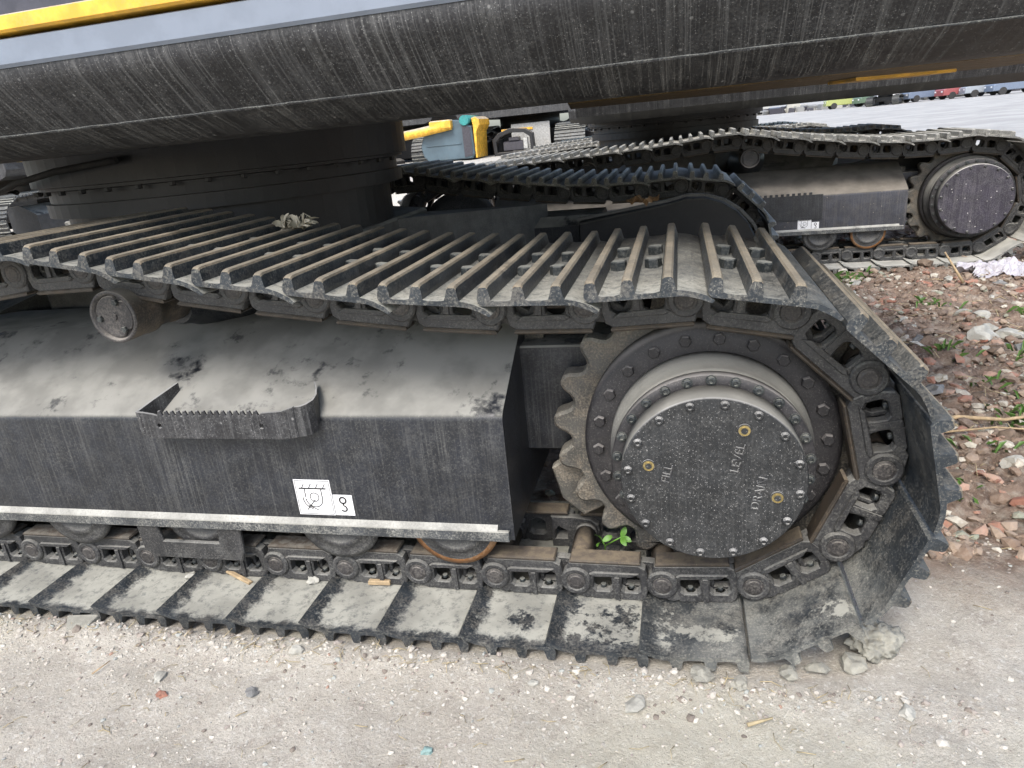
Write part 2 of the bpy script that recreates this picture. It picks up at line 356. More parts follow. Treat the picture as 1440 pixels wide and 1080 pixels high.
# ------------------------------------------------------------------ track pieces (local x = along the chain, z = outwards)
PITCH = .19; RP = PITCH/2/math.sin(rad(180/10.5)); SCX, SCZ = 1.77, .398; A0 = -.1356
WID = .6
def shoe_mesh(mats):
    prof = [(.003, .004), (.008, .0005), (.02, 0), (.158, 0), (.170, -.0012), (.190, -.0075), (.208, -.0155), (.212, -.0115), (.200, -.002), (.180, .0055), (.166, .0085), (.154, .0105),
            (.1515, .018), (.1485, .034), (.1455, .0375), (.1345, .0375), (.1315, .034), (.1285, .018), (.126, .0105), (.116, .0088), (.092, .0088), (.086, .0105),
            (.0855, .018), (.0825, .034), (.0795, .0375), (.0685, .0375), (.0655, .034), (.0625, .018), (.061, .0105), (.052, .0088), (.032, .0088), (.025, .0105),
            (.0235, .018), (.0205, .034), (.0175, .0375), (.0065, .0375), (.0035, .034), (.001, .018), (.0005, .010)]
    b = MB(); n = len(prof)
    def row(y, q, e):
        out = []
        for x, z in prof:
            zz = z if z < .0106 else .0106+(z-.0106)*q
            out.append((x, y, zz+(e if z < .0106 and z > 0 and False else 0)))
        return out
    ys = [(0, .84), (.003, .95), (.012, 1.0), (.588, 1.0), (.597, .95), (.6, .84)]
    for y, q in ys: b.v += row(y, q, 0)
    top = {i for i, (x, z) in enumerate(prof) if z > .033}
    for j in range(len(ys)-1):
        for i in range(n):
            k = (i+1) % n
            b.f.append((j*n+i, j*n+k, (j+1)*n+k, (j+1)*n+i)); b.m.append(1 if i in top and k in top else 0); b.s.append(False)
    tri = tessellate_polygon([[Vector((x, z, 0)) for x, z in prof]])
    for t in tri:
        b.f.append(tuple(t)); b.f.append(tuple(i+(len(ys)-1)*n for i in reversed(t))); b.m += [0, 0]; b.s += [False]*2
    return b.mesh('track_shoe', mats)
def arc(cx, cz, r, a, b, n=7):
    return [(cx+r*math.cos(rad(a+(b-a)*i/n)), cz+r*math.sin(rad(a+(b-a)*i/n))) for i in range(n+1)]
def link_mesh():
    b = MB()
    holes = []
    for hx in (.068, .131):
        holes.append([(hx-.021, .002), (hx-.019, -.012), (hx-.008, -.019), (hx+.008, -.019), (hx+.019, -.012), (hx+.021, .002), (hx+.021, .019), (hx+.014, .026), (hx-.014, .026), (hx-.021, .019)])
    outl = [(.036, -.036), (.052, -.0455), (.205, -.0455)]+arc(PITCH, 0, .0345, -52, 62, 8)+[(.186, .040), (.170, .0465), (.158, .043), (.152, .047), (.113, .047), (.100, .042), (.088, .047), (.046, .047), (.036, .040), (.030, .016), (.030, -.014)]
    def side(mir):
        i0 = len(b.v)
        b.prism(outl, .168, .192, 'y', 0, .0025, holes=holes)
        # far half of the plate (inner web with the bushing boss)
        b.prism([(-.030, -.02), (-.012, -.034), (.030, -.040), (.09, -.040), (.09, .046), (.03, .046), (0, .033), (-.024, .026), (-.034, 0)], .1935, .214, 'y', 0, .002, holes=[[(.050, .0), (.072, -.012), (.080, .0), (.080, .022), (.050, .022)]])
        # boss ring, recessed round the pin, and ledge under the rail
        b.lathe([(.020, .1635), (.0235, .161), (.031, .161), (.0345, .1645), (.0345, .19)], (PITCH, 0, 0), 20, 0, 'y', smooth=False)
        b.prism([(.150, -.026), (.160, -.020), (.150, -.014), (.066, -.016), (.050, -.026)], .1625, .170, 'y', 0, .002)
        b.box(.093, .104, .1635, .170, -.016, .046, 0, .003)
        # rail
        b.box(.046, .203, .1655, .214, -.0535, -.0445, 1, .003)
        if mir:
            for i in range(i0, len(b.v)): x, y, z = b.v[i]; b.v[i] = (x, .58-y, z)
    side(False); side(True)
    b.cyl(.0275, .232, .348, (0, 0, 0), 14, 2, 'y')       # bushing
    b.cyl(.029, .2141, .231, (0, 0, 0), 14, 0, 'y'); b.cyl(.029, .349, .3659, (0, 0, 0), 14, 0, 'y')
    return b.mesh('track_link', ['link', 'rail', 'rail'])
def hexbolt(r=.0155, h=.016, washer=False, stud=0.):
    b = MB()
    if washer: b.cyl(r*1.25, 0, .003, (0, 0, 0), 14, 0, 'z')
    b.lathe([(r, 0 if not washer else .003), (r, h-.002), (r*.86, h)], (0, 0, 0), 6, 0, 'z')
    if stud: b.cyl(r*.5, h, h+stud, (0, 0, 0), 10, 0, 'z', bev=.001)
    return b
ME_SHOE = shoe_mesh(['shoe', 'grouser']); ME_SHOE_DUSTY_LIT = shoe_mesh(['shoe_dusty_lit', 'shoe_dusty_lit']); ME_LINK = link_mesh()
ME_BOLT = hexbolt(.0165, .018).mesh('bolt', ['bolt']); ME_NUT = hexbolt(.0135, .020, True, .008).mesh('nut', ['bolt'])
pn = MB(); pn.lathe([(.0, .1600), (.014, .1600), (.0165, .1615), (.0205, .1622), (.0205, .20)], (0, 0, 0), 18, 0, 'y'); ME_PIN = pn.mesh('pin', ['pin'])
PLACED = {}
def chain_frames(top):
    """(A, B) pairs in order top run -> sprocket wrap -> bottom run -> idler; excavator local x,z"""
    wrap = [(SCX+RP*math.sin(A0+k*2*PI/10.5), SCZ+RP*math.cos(A0+k*2*PI/10.5)) for k in range(6)]
    tops = [wrap[0]]; 
    while tops[-1][0] > -1.55:
        x0, z0 = tops[-1]; x1 = x0-PITCH
        for _ in range(4):
            z1 = float(np.interp(x1, [a for a, _b in top], [b_ for _a, b_ in top])); L = math.hypot(x1-x0, z1-z0); x1 = x0+(x1-x0)*PITCH/L
        tops.append((x1, z1))
    bot = [wrap[5]]
    while bot[-1][0] > -1.5: bot.append((bot[-1][0]-PITCH, .0777))
    # idler wrap
    xl, zl = bot[-1]; r = (tops[-1][1]-zl)/2; cx, cz = xl, zl+r; idl = []
    st = 2*math.asin(PITCH/2/r); k = 1
    while k*st < PI+.2: a = k*st; idl.append((cx-r*math.sin(a), cz-r*math.cos(a))); k += 1
    seq = tops[::-1]+wrap[1:]+bot[1:]+idl
    return [(seq[i], seq[i+1]) for i in range(len(seq)-1)]
TOP = [(-2.2, .70), (-1.6, .745), (-1.0, .775), (-.3, .798), (.0, .815), (.17, .838), (.41, .842), (.60, .806), (.79, .776), (.97, .751), (1.157, .727), (1.3465, .712), (1.5365, .709), (1.75, .7174)]
def track(root, y0, level, xcut=-9, top=TOP, dz=0.):
    low = MB()
    for (ax, az), (bx, bz) in chain_frames(top):
        if max(ax, bx) < xcut: continue
        th = math.atan2(bz-az, bx-ax); rot = (0, -th, 0)
        if level < 0: low.v and None
        off = Vector((.024*math.cos(th)-.048*math.sin(th), 0, .024*math.sin(th)+.048*math.cos(th)))
        if level >= 1:
            s = put('track_shoe', ME_SHOE if level == 2 else ME_SHOE_DUSTY_LIT, root, (ax+off.x, y0, az+off.z+dz), (0, -th+random.uniform(-.012, .012), 0))
            l = put('track_link', ME_LINK, root, (ax, y0+random.uniform(-.0015, .0015), az+dz), rot)
            if level == 2:
                onTop = az > .5 or ax > SCX
                if onTop and ax > .9:
                    for x in (.043, .109):
                        for y in (.218, .358): put('bolt', ME_BOLT, s, (x, y, .0086), (0, 0, random.uniform(0, 1)))
                elif onTop and ax > -.2:
                    for x in (.043, .109): put('bolt', ME_BOLT, s, (x, .358, .0086), (0, 0, .3)); put('bolt', ME_BOLT, s, (x, .218, .0086), (0, 0, .7))
                if ax > -1.2:
                    put('pin', ME_PIN, l, (PITCH, 0, 0))
                    for x in (.068, .131): put('nut', ME_NUT, l, (x, .186, .046), (PI, 0, random.uniform(0, 1)))
                elif False: pass
        else:
            mt = Matrix.Translation((ax+off.x, y0, az+off.z+dz)) @ Matrix.Rotation(-th, 4, 'Y'); i0 = len(low.v)
            low.prism([(.002, 0), (.198, -.006), (.198, .004), (.152, .009), (.148, .032), (.134, .032), (.128, .009), (.085, .009), (.081, .032), (.067, .032), (.061, .009), (.025, .009), (.02, .032), (.006, .032)], 0, .6, 'y', 0)
            low.rot(mt, i0); i0 = len(low.v)
            low.prism([(.0, -.045), (.185, -.045), (.205, 0), (.19, -.004+.03), (-.01, .03)], .165, .415, 'y', 1); low.rot(Matrix.Translation((ax, y0, az+dz)) @ Matrix.Rotation(-th, 4, 'Y'), i0)
    if level == 0: put('track_chain', low.mesh('track_chain', ['shoe', 'link']), root, kind='stuff')

def text_mesh(txt, size, depth, mat):
    c = bpy.data.curves.new('t', 'FONT'); c.body = txt; c.size = size; c.extrude = depth; c.align_x = 'CENTER'; c.align_y = 'CENTER'; c.resolution_u = 3
    o = bpy.data.objects.new('t', c); COL.objects.link(o); dg = bpy.context.evaluated_depsgraph_get()
    me = bpy.data.meshes.new_from_object(o.evaluated_get(dg)); bpy.data.objects.remove(o); bpy.data.curves.remove(c)
    me.materials.clear(); me.materials.append(M_[mat]); me.name = 'lettering'; return me

def final_drive(root, yo, sgn=1, cover_r=.168, detail=True):
    """sprocket, hub ring, gear housing and cover; yo = outer shoe edge y, sgn=1 faces -y"""
    c = (SCX, yo, SCZ)
    Y = lambda t: t*sgn
    n = 21*12; P = []
    for i in range(n):
        a = 2*PI*i/n; cs = math.cos(21*(a-A0)); sh = math.tanh(1.5*cs)/math.tanh(1.5)
        r = .3135-.0195*sh; P.append((SCX+r*math.sin(a), SCZ+r*math.cos(a)))
    b = MB(); i0 = 0; b.prism(P, yo+Y(.262), yo+Y(.318), 'y', 0, .006); sp = put('sprocket', b.mesh('sprocket', ['sprocket']), root)
    b = MB(); b.lathe([(.2, Y(.214)), (.246, Y(.214)), (.257, Y(.221)), (.257, Y(.262))], c, 72, 0, smooth=True); b.lathe([(.19, Y(.318)), (.19, Y(.62)), (.16, Y(.64))], c, 40, 0, smooth=True)
    hub = put('hub_ring', b.mesh('hub_ring', ['ring']), root)
    rb = .190*cover_r/.168
    b = MB(); b.lathe([(rb*.9, Y(.13)), (rb*.985, Y(.132)), (rb*1.0, Y(.15)), (rb*1.01, Y(.172)), (rb*1.045, Y(.178)), (rb*1.05, Y(.2)), (rb*1.06, Y(.2135))], c, 72, 0, smooth=True)
    put('gear_housing', b.mesh('gear_housing', ['barrel']), root)
    b = MB(); b.lathe([(rb*.90, Y(.108)), (rb*.992, Y(.108)), (rb, Y(.1105)), (rb, Y(.1295))], c, 72, 0, smooth=True); fl = put('bolt_flange', b.mesh('bolt_flange', ['ring']), root)
    b = MB(); b.lathe([(cover_r-.003, Y(.05)), (cover_r, Y(.053)), (cover_r*1.012, Y(.1079))], c, 90, 0, smooth=True, mlist=[0, 1, 1]); cv = put('drive_cover', b.mesh('drive_cover', ['cover', 'barrel']), root)
    if not detail: return
    rx = (PI/2*sgn, 0, 0)
    hb = hexbolt(.0125, .009).mesh('hub_bolt', ['ring']); sb = MB(); sb.lathe([(.0085, 0), (.0085, .004), (.006, .0065), (.0035, .0065), (.003, .003)], (0, 0, 0), 12, 0, 'z'); sb = sb.mesh('cover_bolt', ['cover'])
    fb = MB(); fb.lathe([(.0105, 0), (.0105, .0012), (.0078, .0014), (.0078, .006), (.0045, .007), (.004, .004)], (0, 0, 0), 14, 0, 'z'); fb = fb.mesh('flange_bolt', ['bolt'])
    for i in range(22):
        a = 2*PI*(i+.3)/22; put('bolt', hb, hub, (SCX+.228*math.sin(a), yo+Y(.214), SCZ+.228*math.cos(a)), (rx[0], random.uniform(0, 1), 0))
    for i in range(26):
        a = 2*PI*i/26; put('bolt', fb, fl, (SCX+.1795*cover_r/.168*math.sin(a), yo+Y(.108), SCZ+.1795*cover_r/.168*math.cos(a)), rx)
    for i in range(16):
        a = 2*PI*(i+.35)/16; put('bolt', sb, cv, (SCX+(cover_r-.013)*math.sin(a), yo+Y(.05), SCZ+(cover_r-.013)*math.cos(a)), rx)
    if detail == 2:
        pl = MB(); pl.lathe([(.0125, 0), (.0125, .003), (.0105, .003), (.0105, .0012), (.007, .0012), (.006, .005)], (0, 0, 0), 18, 0, 'z', mlist=[0, 0, 1, 1, 1])
        pl = pl.mesh('plug', ['cover', 'brass'])
        for px, pz in ((-.115, .430), (.055, .503), (.115, .369)): put('brass_plug', pl, cv, (SCX+px, yo+.05, pz), rx)
        for t, px, pz in (('FILL', -.081, .413), ('LEVEL', .045, .447), ('DRAIN', .083, .376)):
            m = text_mesh(t, .023, .0022, 'letter')
            put('lettering', m, cv, (SCX+px, yo+.0495, pz), (PI/2, -rad(78), 0))

YF = .13
def track_frame(root, yo, sgn=1, zb=.20, zt=.499, xe=1.358, detail=True, x0=-1.25, stepx=0.):
    """box frame between the rollers; the face looks to -y when sgn=1"""
    Y = lambda t: yo+t*sgn
    b = MB(28)
    prof = [(Y(YF), zb), (Y(YF), zt-.016), (Y(YF+.0012), zt-.010), (Y(YF+.004), zt-.004), (Y(YF+.009), zt+.001), (Y(YF+.016), zt+.006), (Y(.405), zt+.143), (Y(.66), zt+.143), (Y(.70), zt+.10), (Y(.70), zb+.05), (Y(.62), zb)]
    b.prism(prof, x0, xe, 'x', 0)
    # end gusset, lug and motor bracket
    b.box(xe-.05, xe+.30, Y(.34) if sgn > 0 else Y(.55), Y(.55) if sgn > 0 else Y(.34), zb+.12, zt+.08, 0, .004)
    fr = put('track_frame', b.mesh('track_frame', ['frame']), root)
    if sgn > 0:
        b = MB(); b.box(x0, xe-.010, yo+YF-.011, yo+YF-.0002, zb, zb+.026, 0, .002)
        b.prism([(yo+YF-.010, zb+.0262), (yo+YF-.0002, zb+.0375), (yo+YF-.0002, zb+.0262)], x0, xe-.035, 'x', 1)
        put('bottom_flange', b.mesh('bottom_flange', ['flange', 'steeldust']), fr)
    if detail:
        b = MB()
        g = [(xe+.13, .345), (xe+.19, .330), (xe+.24, .30), (xe+.26, .265), (xe+.245, .235), (xe+.20, .205), (xe+.13, .165), (xe+.08, .21), (xe+.06, .29)]
        b.prism(g, yo+.30, yo+.33, 'y', 0, .004); put('gusset', b.mesh('gusset', ['sprocket']), fr)
        b = MB(); b.box(xe-.02, xe+.045, yo+.40, yo+.46, zt+.075, zt+.11, 0, .004); put('lug', b.mesh('lug', ['sprocket']), fr)
    return fr

def step_plate(fr, yo, x0, x1, zt):
    """foot step: bent plate with a toothed top edge"""
    b = MB(); T = .006
    # front plate with teeth, as polygon in x,z
    n = 16; a, c = x0+.055, x1-.085
    top = [(x0, zt+.030)]+[(a-.012, zt+.024)]
    for i in range(n):
        u = a+(c-a)*i/n; w = (c-a)/n
        top += [(u, zt+.020), (u+w*.28, zt+.031), (u+w*.62, zt+.031), (u+w*.9, zt+.020)]
    top += [(c+.006, zt+.026), (x1-.03, zt+.030), (x1, zt+.040)]
    bot = [(x1, zt-.030), (x1-.03, zt-.036), (x0+.02, zt-.036), (x0, zt-.02)]
    holes = [[(hx+.0055*math.cos(t), zt-.005+.0055*math.sin(t)) for t in [2*PI*k/8 for k in range(8)]] for hx in (x0+.055, x1-.085)]
    ys_ = yo+YF-.052; b.prism(top+bot, ys_, ys_+T, 'y', 0, .001, holes=holes)
    def wing(x, dx, curve):
        pts = [(x, ys_+.003), (x+.014, ys_+.006), (x+.024, ys_+.016), (x+.030, ys_+.035), (x+.026, ys_+.06), (x+.012, ys_+.09), (x-.004, ys_+.115)] if curve else [(x, ys_+.003), (x+.006, ys_+.04), (x+.014, ys_+.08), (x+.022, ys_+.118)]
        V = []; 
        for j, (px, py) in enumerate(pts):
            s_ = j/(len(pts)-1); zu = zt+.038+(.016)*s_*s_ if curve else zt+.030+.024*s_
            zl = zt-.030 if py < yo+YF else zt+.52*(py-yo-YF)-.006
            nx = T if curve else -T
            V += [(px, py, zl), (px, py, zu), (px-nx, py+T*.6, zu), (px-nx, py+T*.6, zl)]
        F = []
        for j in range(len(pts)-1):
            o = j*4
            F += [(o, o+4, o+5, o+1), (o+1, o+5, o+6, o+2), (o+2, o+6, o+7, o+3), (o+3, o+7, o+4, o)]
        F += [(0, 1, 2, 3), (len(V)-1, len(V)-2, len(V)-3, len(V)-4)]
        b.add(V, F)
    wing(x0, .095, False); wing(x1, .045, True)
    put('foot_step', b.mesh('foot_step', ['skirt']), fr)

def stickers(fr, yf, xa, za, s=1.):
    """two white stickers with printed pictograms; (xa, za) = lower left corner"""
    def line(b, p, q, w=.0022):
        p = Vector(p); q = Vector(q); n = (q-p).normalized(); t = Vector((-n.y, n.x))*w/2
        P = [(p-t), (q-t), (q+t), (p+t)]
        b.prism([(xa+v.x*s, za+v.y*s) for v in P], yf-.0016, yf-.0009, 'y', 1)
    def ring(b, cx, cz, r, a0, a1, w=.0022, n=12, rx=1.):
        for i in range(n):
            t0, t1 = rad(a0+(a1-a0)*i/n), rad(a0+(a1-a0)*(i+1)/n)
            line(b, (cx+rx*r*math.cos(t0), cz+r*math.sin(t0)), (cx+rx*r*math.cos(t1), cz+r*math.sin(t1)), w)
    b = MB(); b.box(xa, xa+.098*s, yf-.0009, yf-.0002, za, za+.098*s, 0)
    for p, q in (((.003, .003), (.095, .003)), ((.003, .095), (.095, .095)), ((.003, .003), (.003, .095)), ((.095, .003), (.095, .095))): line(b, p, q, .0010)
    line(b, (.011, .074), (.085, .074), .0036)
    for i in range(4): line(b, (.020+.019*i, .076), (.027+.019*i, .087), .002)
    line(b, (.026, .073), (.026, .048)); line(b, (.071, .073), (.071, .045)); ring(b, .0485, .045, .0225, 180, 360, rx=1.)
    ring(b, .050, .050, .012, -90, 270, .002); ring(b, .048, .046, .030, 175, 255, .0022, 8); line(b, (.024, .014), (.050, .042), .0022); line(b, (.030, .026), (.056, .013), .002)
    put('tie_down_sticker', b.mesh('sticker', ['white', 'ink']), fr)
    b = MB(); b.box(xa+.1*s, xa+.151*s, yf-.0009, yf-.0002, za+.001, za+.058*s, 0)
    ring(b, .125, .043, .0085, 0, 360, .0042, 12); line(b, (.125, .036), (.125, .028), .004); ring(b, .125, .020, .0075, 80, -150, .0038, 10)
    put('lifting_point_sticker', b.mesh('sticker', ['white', 'ink']), fr)

def carrier_roller(root, x, yo, z, r=.060, detail=True):
    c = (x, yo, z); b = MB()
    b.lathe([(r*.84, .142), (r*.87, .131), (r*.97, .130), (r, .134), (r*.99, .200), (r*1.02, .206), (r*1.02, .222), (r*.93, .226), (r*.90, .290), (r*.97, .296), (r*.97, .325), (r*.6, .33), (r*.55, .46)], c, 40, 0, smooth=True, mlist=[1, 1, 1, 0, 0, 0, 0, 0, 0, 0, 0, 0])
    ro = put('carrier_roller', b.mesh('carrier_roller', ['roller', 'pin']), root)
    if detail:
        b = MB()
        # cap with three notched ears
        P = []
        for i in range(60):
            a = 2*PI*i/60; q = max(0, math.cos(3*(a-rad(25))))**6; P.append((x+(r*.80-.010*q)*math.sin(a), z+(r*.80-.010*q)*math.cos(a)))
        b.prism(P, yo+.135, yo+.146, 'y', 0, .002); b.cyl(.008, .132, .137, c, 10, 0)
        cap = put('roller_cap', b.mesh('roller_cap', ['pin']), ro)
        bo = hexbolt(.0075, .007).mesh('cap_bolt', ['bolt'])
        for i in range(3): a = rad(25+120*i); put('bolt', bo, cap, (x+.036*math.sin(a), yo+.135, z+.036*math.cos(a)), (PI/2, 0, 0))
    b = MB(30); b.lathe([(.040, .331), (.046, .345), (.050, .37), (.062, .40), (.085, .44), (.11, .47), (.12, .50)], (x+.005, yo, z-.03), 28, 0); b.prism([(x-.05, .53), (x-.04, z), (x+.04, z), (x+.10, .53)], yo+.452, yo+.53, 'y', 0, .004); put('roller_bracket', b.mesh('roller_bracket', ['frame']), root)
def track_roller(root, x, yo, z=.19, orange=False):
    b = MB(); c = (x, yo, z+.034)
    b.lathe([(.03, .150), (.055, .150), (.060, .143), (.070, .141), (.074, .146), (.092, .146), (.094, .1455), (.106, .150), (.106, .1610), (.1, .1645), (.100, .1655), (.099, .166), (.068, .2), (.05, .21), (.05, .22), (.068, .225), (.068, .255), (.09, .26), (.09, .27)], c, 36, 0, smooth=True, mlist=[1, 1, 1, 1, 1, 2, 2, 2, 2, 2, 0, 0, 0, 0, 0, 0, 0, 0])
    put('track_roller', b.mesh('track_roller', ['link', 'link', 'orange' if orange else 'link']), root)

def undercarriage(root, near=2, far=1, cover_r=.168, zb=.20, zt=.499, xe=1.358, detail=True, xcut=-9):
    track(root, -1.43, near, xcut); track(root, .82, far, xcut)
    fr = track_frame(root, -1.43, 1, zb, zt, xe, detail); track_frame(root, 1.42, -1, detail=False)
    final_drive(root, -1.43, 1, cover_r, 2 if near == 2 else (1 if detail else 0)); final_drive(root, 1.42, -1, detail=False)
    for x in (.485, -.55): carrier_roller(root, x, -1.43, .735, detail=detail); 
    for i, x in enumerate((1.213, .925, .55, .17, -.14, -.45, -.76, -1.06)):
        track_roller(root, x, -1.43, orange=(i == 0))
    # idlers
    for y in (-1.43, .82):
        b = MB(); b.lathe([(.2, .22), (.27, .22), (.28, .235), (.28, .345), (.27, .36), (.2, .36)], (-1.52, y, .39), 36, 0, smooth=True); put('idler', b.mesh('idler', ['link']), root)
    # car body: centre box, four legs, ring seat
    b = MB()
    b.prism([(-.62, -.45), (-.3, -.72), (.3, -.72), (.62, -.45), (.62, .45), (.3, .72), (-.3, .72), (-.62, .45)], .36, .76, 'z', 0, .01)
    cb = put('car_body', b.mesh('car_body', ['xframe']), root)
    for sx in (-1, 1):
        for sy in (-1, 1):
            b = MB(); p = [(sx*.30, sy*.35), (sx*.62, sy*.10), (sx*1.10, sy*.80), (sx*1.02, sy*1.0), (sx*.48, sy*1.0)]
            zt2 = [.755, .755, .70, .60, .60]; V = [(q[0], q[1], .30) for q in p]+[(q[0], q[1], z) for q, z in zip(p, zt2)]
            b.add(V, [(0, 1, 2, 3, 4)]+[(5, 6, 7), (5, 7, 8), (5, 8, 9)]+[(i, (i+1) % 5, (i+1) % 5+5, i+5) for i in range(5)]); put('leg', b.mesh('body_leg', ['xframe']), cb)
    # travel motor guards, inboard of each sprocket
    for y0, y1 in ((-.80, -.62), (.62, .80)):
        b = MB(); b.prism([(SCX-.5, .25)]+[(SCX-.5, .62)]+[(SCX+.29*math.cos(rad(t)), SCZ+.30*math.sin(rad(t))) for t in (110, 95, 80, 65, 50, 35, 20, 5, -15)]+[(SCX+.2, .2)], y0, y1, 'y', 0, .006)
        put('motor_guard', b.mesh('motor_guard', ['dark']), root)
        b = MB(); pts = [(SCX-.5, .635)]+[(SCX+.30*math.cos(rad(t)), SCZ+.31*math.sin(rad(t))) for t in (110, 95, 80, 65, 50, 35, 20, 5, -15)]
        for i in range(len(pts)-1):
            p, q = Vector(pts[i]), Vector(pts[i+1]); n = (q-p).normalized(); t = Vector((-n.y, n.x))*-.012
            b.prism([tuple(p), tuple(q), tuple(q-t), tuple(p-t)], y0-.02, y0-.001, 'y', 0)
        put('guard_rim', b.mesh('guard_rim', ['xframe']), root)
    # slewing ring, in tiers
    b = MB()
    b.lathe([(.60, .74), (.60, .905), (.655, .905), (.655, .95), (.64, .952), (.64, .992), (.665, .995), (.665, 1.005), (.685, 1.007), (.685, 1.13), (.60, 1.13)], (0, 0, 0), 72, 0, 'z')
    sr = put('slewing_ring', b.mesh('slewing_ring', ['dark']), root)
    if detail:
        rb = hexbolt(.011, .012).mesh('ring_bolt', ['dark'])
        for i in range(40):
            a = 2*PI*i/40; put('bolt', rb, sr, (.672*math.cos(a), .672*math.sin(a), .994), (PI, 0, 0)) if math.sin(a) < .1 else None
    return fr

def extr_x(prof, x0, x1, mats, name, parent, m=0):
    b = MB(); b.prism(prof, x0, x1, 'x', m); return put(name, b.mesh(name, mats), parent)

M_['steeldust'] = grime('dusty_weld', (.09, .09, .085), (.36, .355, .32), up=(-.2, .8), upamt=.8, allover=.3, rough=.6, perobj=False)

# ------------------------------------------------------------------ ground
def nz(x, y, s, o=3): return noise.fractal(Vector((x*s, y*s, 3.3)), .6, 2.1, o)
def sstep(a, b, x): t = max(0., min(1., (x-a)/(b-a))); return t*t*(3-2*t)
def ground_z(x, y):
    z = .010*nz(x, y, 2.2)+.004*nz(x, y, 14)-.004
    r = sstep(.3, .9, y+.25*nz(x, y, 1.3))*(1-sstep(6, 8, y))*(sstep(.25, .6, x) if y < 3 else 1)
    if r > 0: z += r*(.030*nz(x, y, 7)+.022*nz(x, y, 19)+.012*nz(x, y, 3.1))
    # soil pressed up along the outer edge of the near track
    if -4 < x < .5 and -.25 < y < .05: z += .016*math.exp(-((y+.035)/.05)**2)*(1-.75*sstep(-.9, -.2, x))
    if -4 < x < .25 and 0 < y < .6: z = min(z, .0)-.004
    z += .60*sstep(9.5, 12.5, y)*(1-sstep(18, 26, y))*(1-sstep(-1.2, .8, x))
    return z
def axis_vals(a, b, st, lo, hi, g=1.13):
    m = list(np.arange(a, b, st)); l = []; v = a; s_ = st
    while v > lo: s_ *= g; v -= s_; l.append(v)
    v = m[-1]; s_ = st; h = []
    while v < hi: s_ *= g; v += s_; h.append(v)
    return l[::-1]+m+h
xs = axis_vals(-1.9, 2.3, .016, -400, 400, 1.1); ys = axis_vals(-.5, 3.6, .018, -60, 900, 1.07)
V = [(x, y, ground_z(x, y) if abs(x) < 40 and y < 40 else 0.) for y in ys for x in xs]
nx = len(xs); F = [(j*nx+i, j*nx+i+1, (j+1)*nx+i+1, (j+1)*nx+i) for j in range(len(ys)-1) for i in range(nx-1)]
put('ground', mesh_from('ground', V, F, ['ground'], smooth=True), kind='structure')

# ------------------------------------------------------------------ the excavator in front
E1 = thing('excavator', 'nearest black crawler excavator whose dusty track and round drive cover fill the picture', 'excavator', (-1.77, 1.43, 0))
fr = undercarriage(E1)
step_plate(fr, -1.43, .520, .918, .499)
stickers(fr, -1.43+YF, .845, .247, .93)
b = MB(); b.prism([(.37, .21), (.375, .13), (.40, .105), (.655, .105), (.665, .13), (.67, .21), (.61, .21), (.60, .155), (.44, .155), (.43, .21)], -1.43+.128, -1.43+.140, 'y', 0, .003); put('roller_guard', b.mesh('roller_guard', ['link']), E1)
# upper structure: rounded side frame, panels, stripe, belly
Y0 = -1.43
prof = [(.05, 1.2395), (.0505, 1.230), (.053, 1.221), (.058, 1.212), (.065, 1.204), (.075, 1.193), (.105, 1.165), (.1435, 1.1315), (.1455, 1.1270), (.20, 1.1055), (.240, 1.0905), (.252, 1.0868), (.266, 1.0845), (.28, 1.0835), (.33, 1.083), (.335, 1.092), (.335, 1.25), (.07, 1.25), (.053, 1.245)]
b = MB(24); b.prism([(Y0+y, z) for y, z in prof], -1.6, 2.42, 'x', 0); put('side_frame', b.mesh('side_frame', ['skirt']), E1)
b = MB(30); rw = random.Random(8); pts_ = [(-1.6+.03*i, Y0+.1440+rw.uniform(-.0008, .0008), 1.1297+rw.uniform(-.0008, .0008)) for i in range(146)]; b.tube(pts_, .0014, 6); put('weld_seam', b.mesh('weld_seam', ['flange']), E1)
b = MB(); b.prism([(Y0+y, z) for y, z in ((.048, 1.240), (.043, 1.246), (.043, 1.286), (.055, 1.290), (.32, 1.290), (.32, 1.2505), (.06, 1.2505))], -1.6, 2.42, 'x', 0); put('lower_panel', b.mesh('lower_panel', ['panel']), E1)
b = MB(); b.prism([(Y0+y, z) for y, z in ((.040, 1.296), (.034, 1.300), (.034, 1.322), (.040, 1.325), (.30, 1.325), (.30, 1.293))], -1.6, 2.42, 'x', 0); put('yellow_stripe', b.mesh('yellow_stripe', ['yellow']), E1)
b = MB(); b.prism([(Y0+y, z) for y, z in ((.050, 1.3255), (.050, 1.75), (.09, 1.80), (2.76, 1.80), (2.80, 1.75), (2.80, 1.3255))], -1.6, 2.42, 'x', 0, .01); put('body_panel', b.mesh('body_panel', ['charcoal']), E1)
put('lettering', text_mesh('C', .17, .001, 'white'), E1, (-1.161+1.77, Y0+.047, 1.336+.060), (PI/2, 0, 0))
b = MB(); b.box(-1.5, 2.42, Y0+.336, 1.38, 1.215, 1.30, 0, .01)
for x in (-1.2, -.5, .5): b.box(x-.04, x+.04, Y0+.34, 1.3, 1.17, 1.2149, 0, .004)
put('belly_plate', b.mesh('belly_plate', ['dark']), E1)
W_ = Vector((1.77, -1.43, 0))
b = MB(); b.prism([(-.32+1.77, .70-1.43), (.25+1.77, .62-1.43), (1.0+1.77, .62-1.43), (1.0+1.77, 1.75-1.43), (.30+1.77, 1.5-1.43), (-.40+1.77, 1.3-1.43)], 1.090, 1.14, 'z', 0, .004); put('belly_guard', b.mesh('belly_guard', ['brown']), E1)
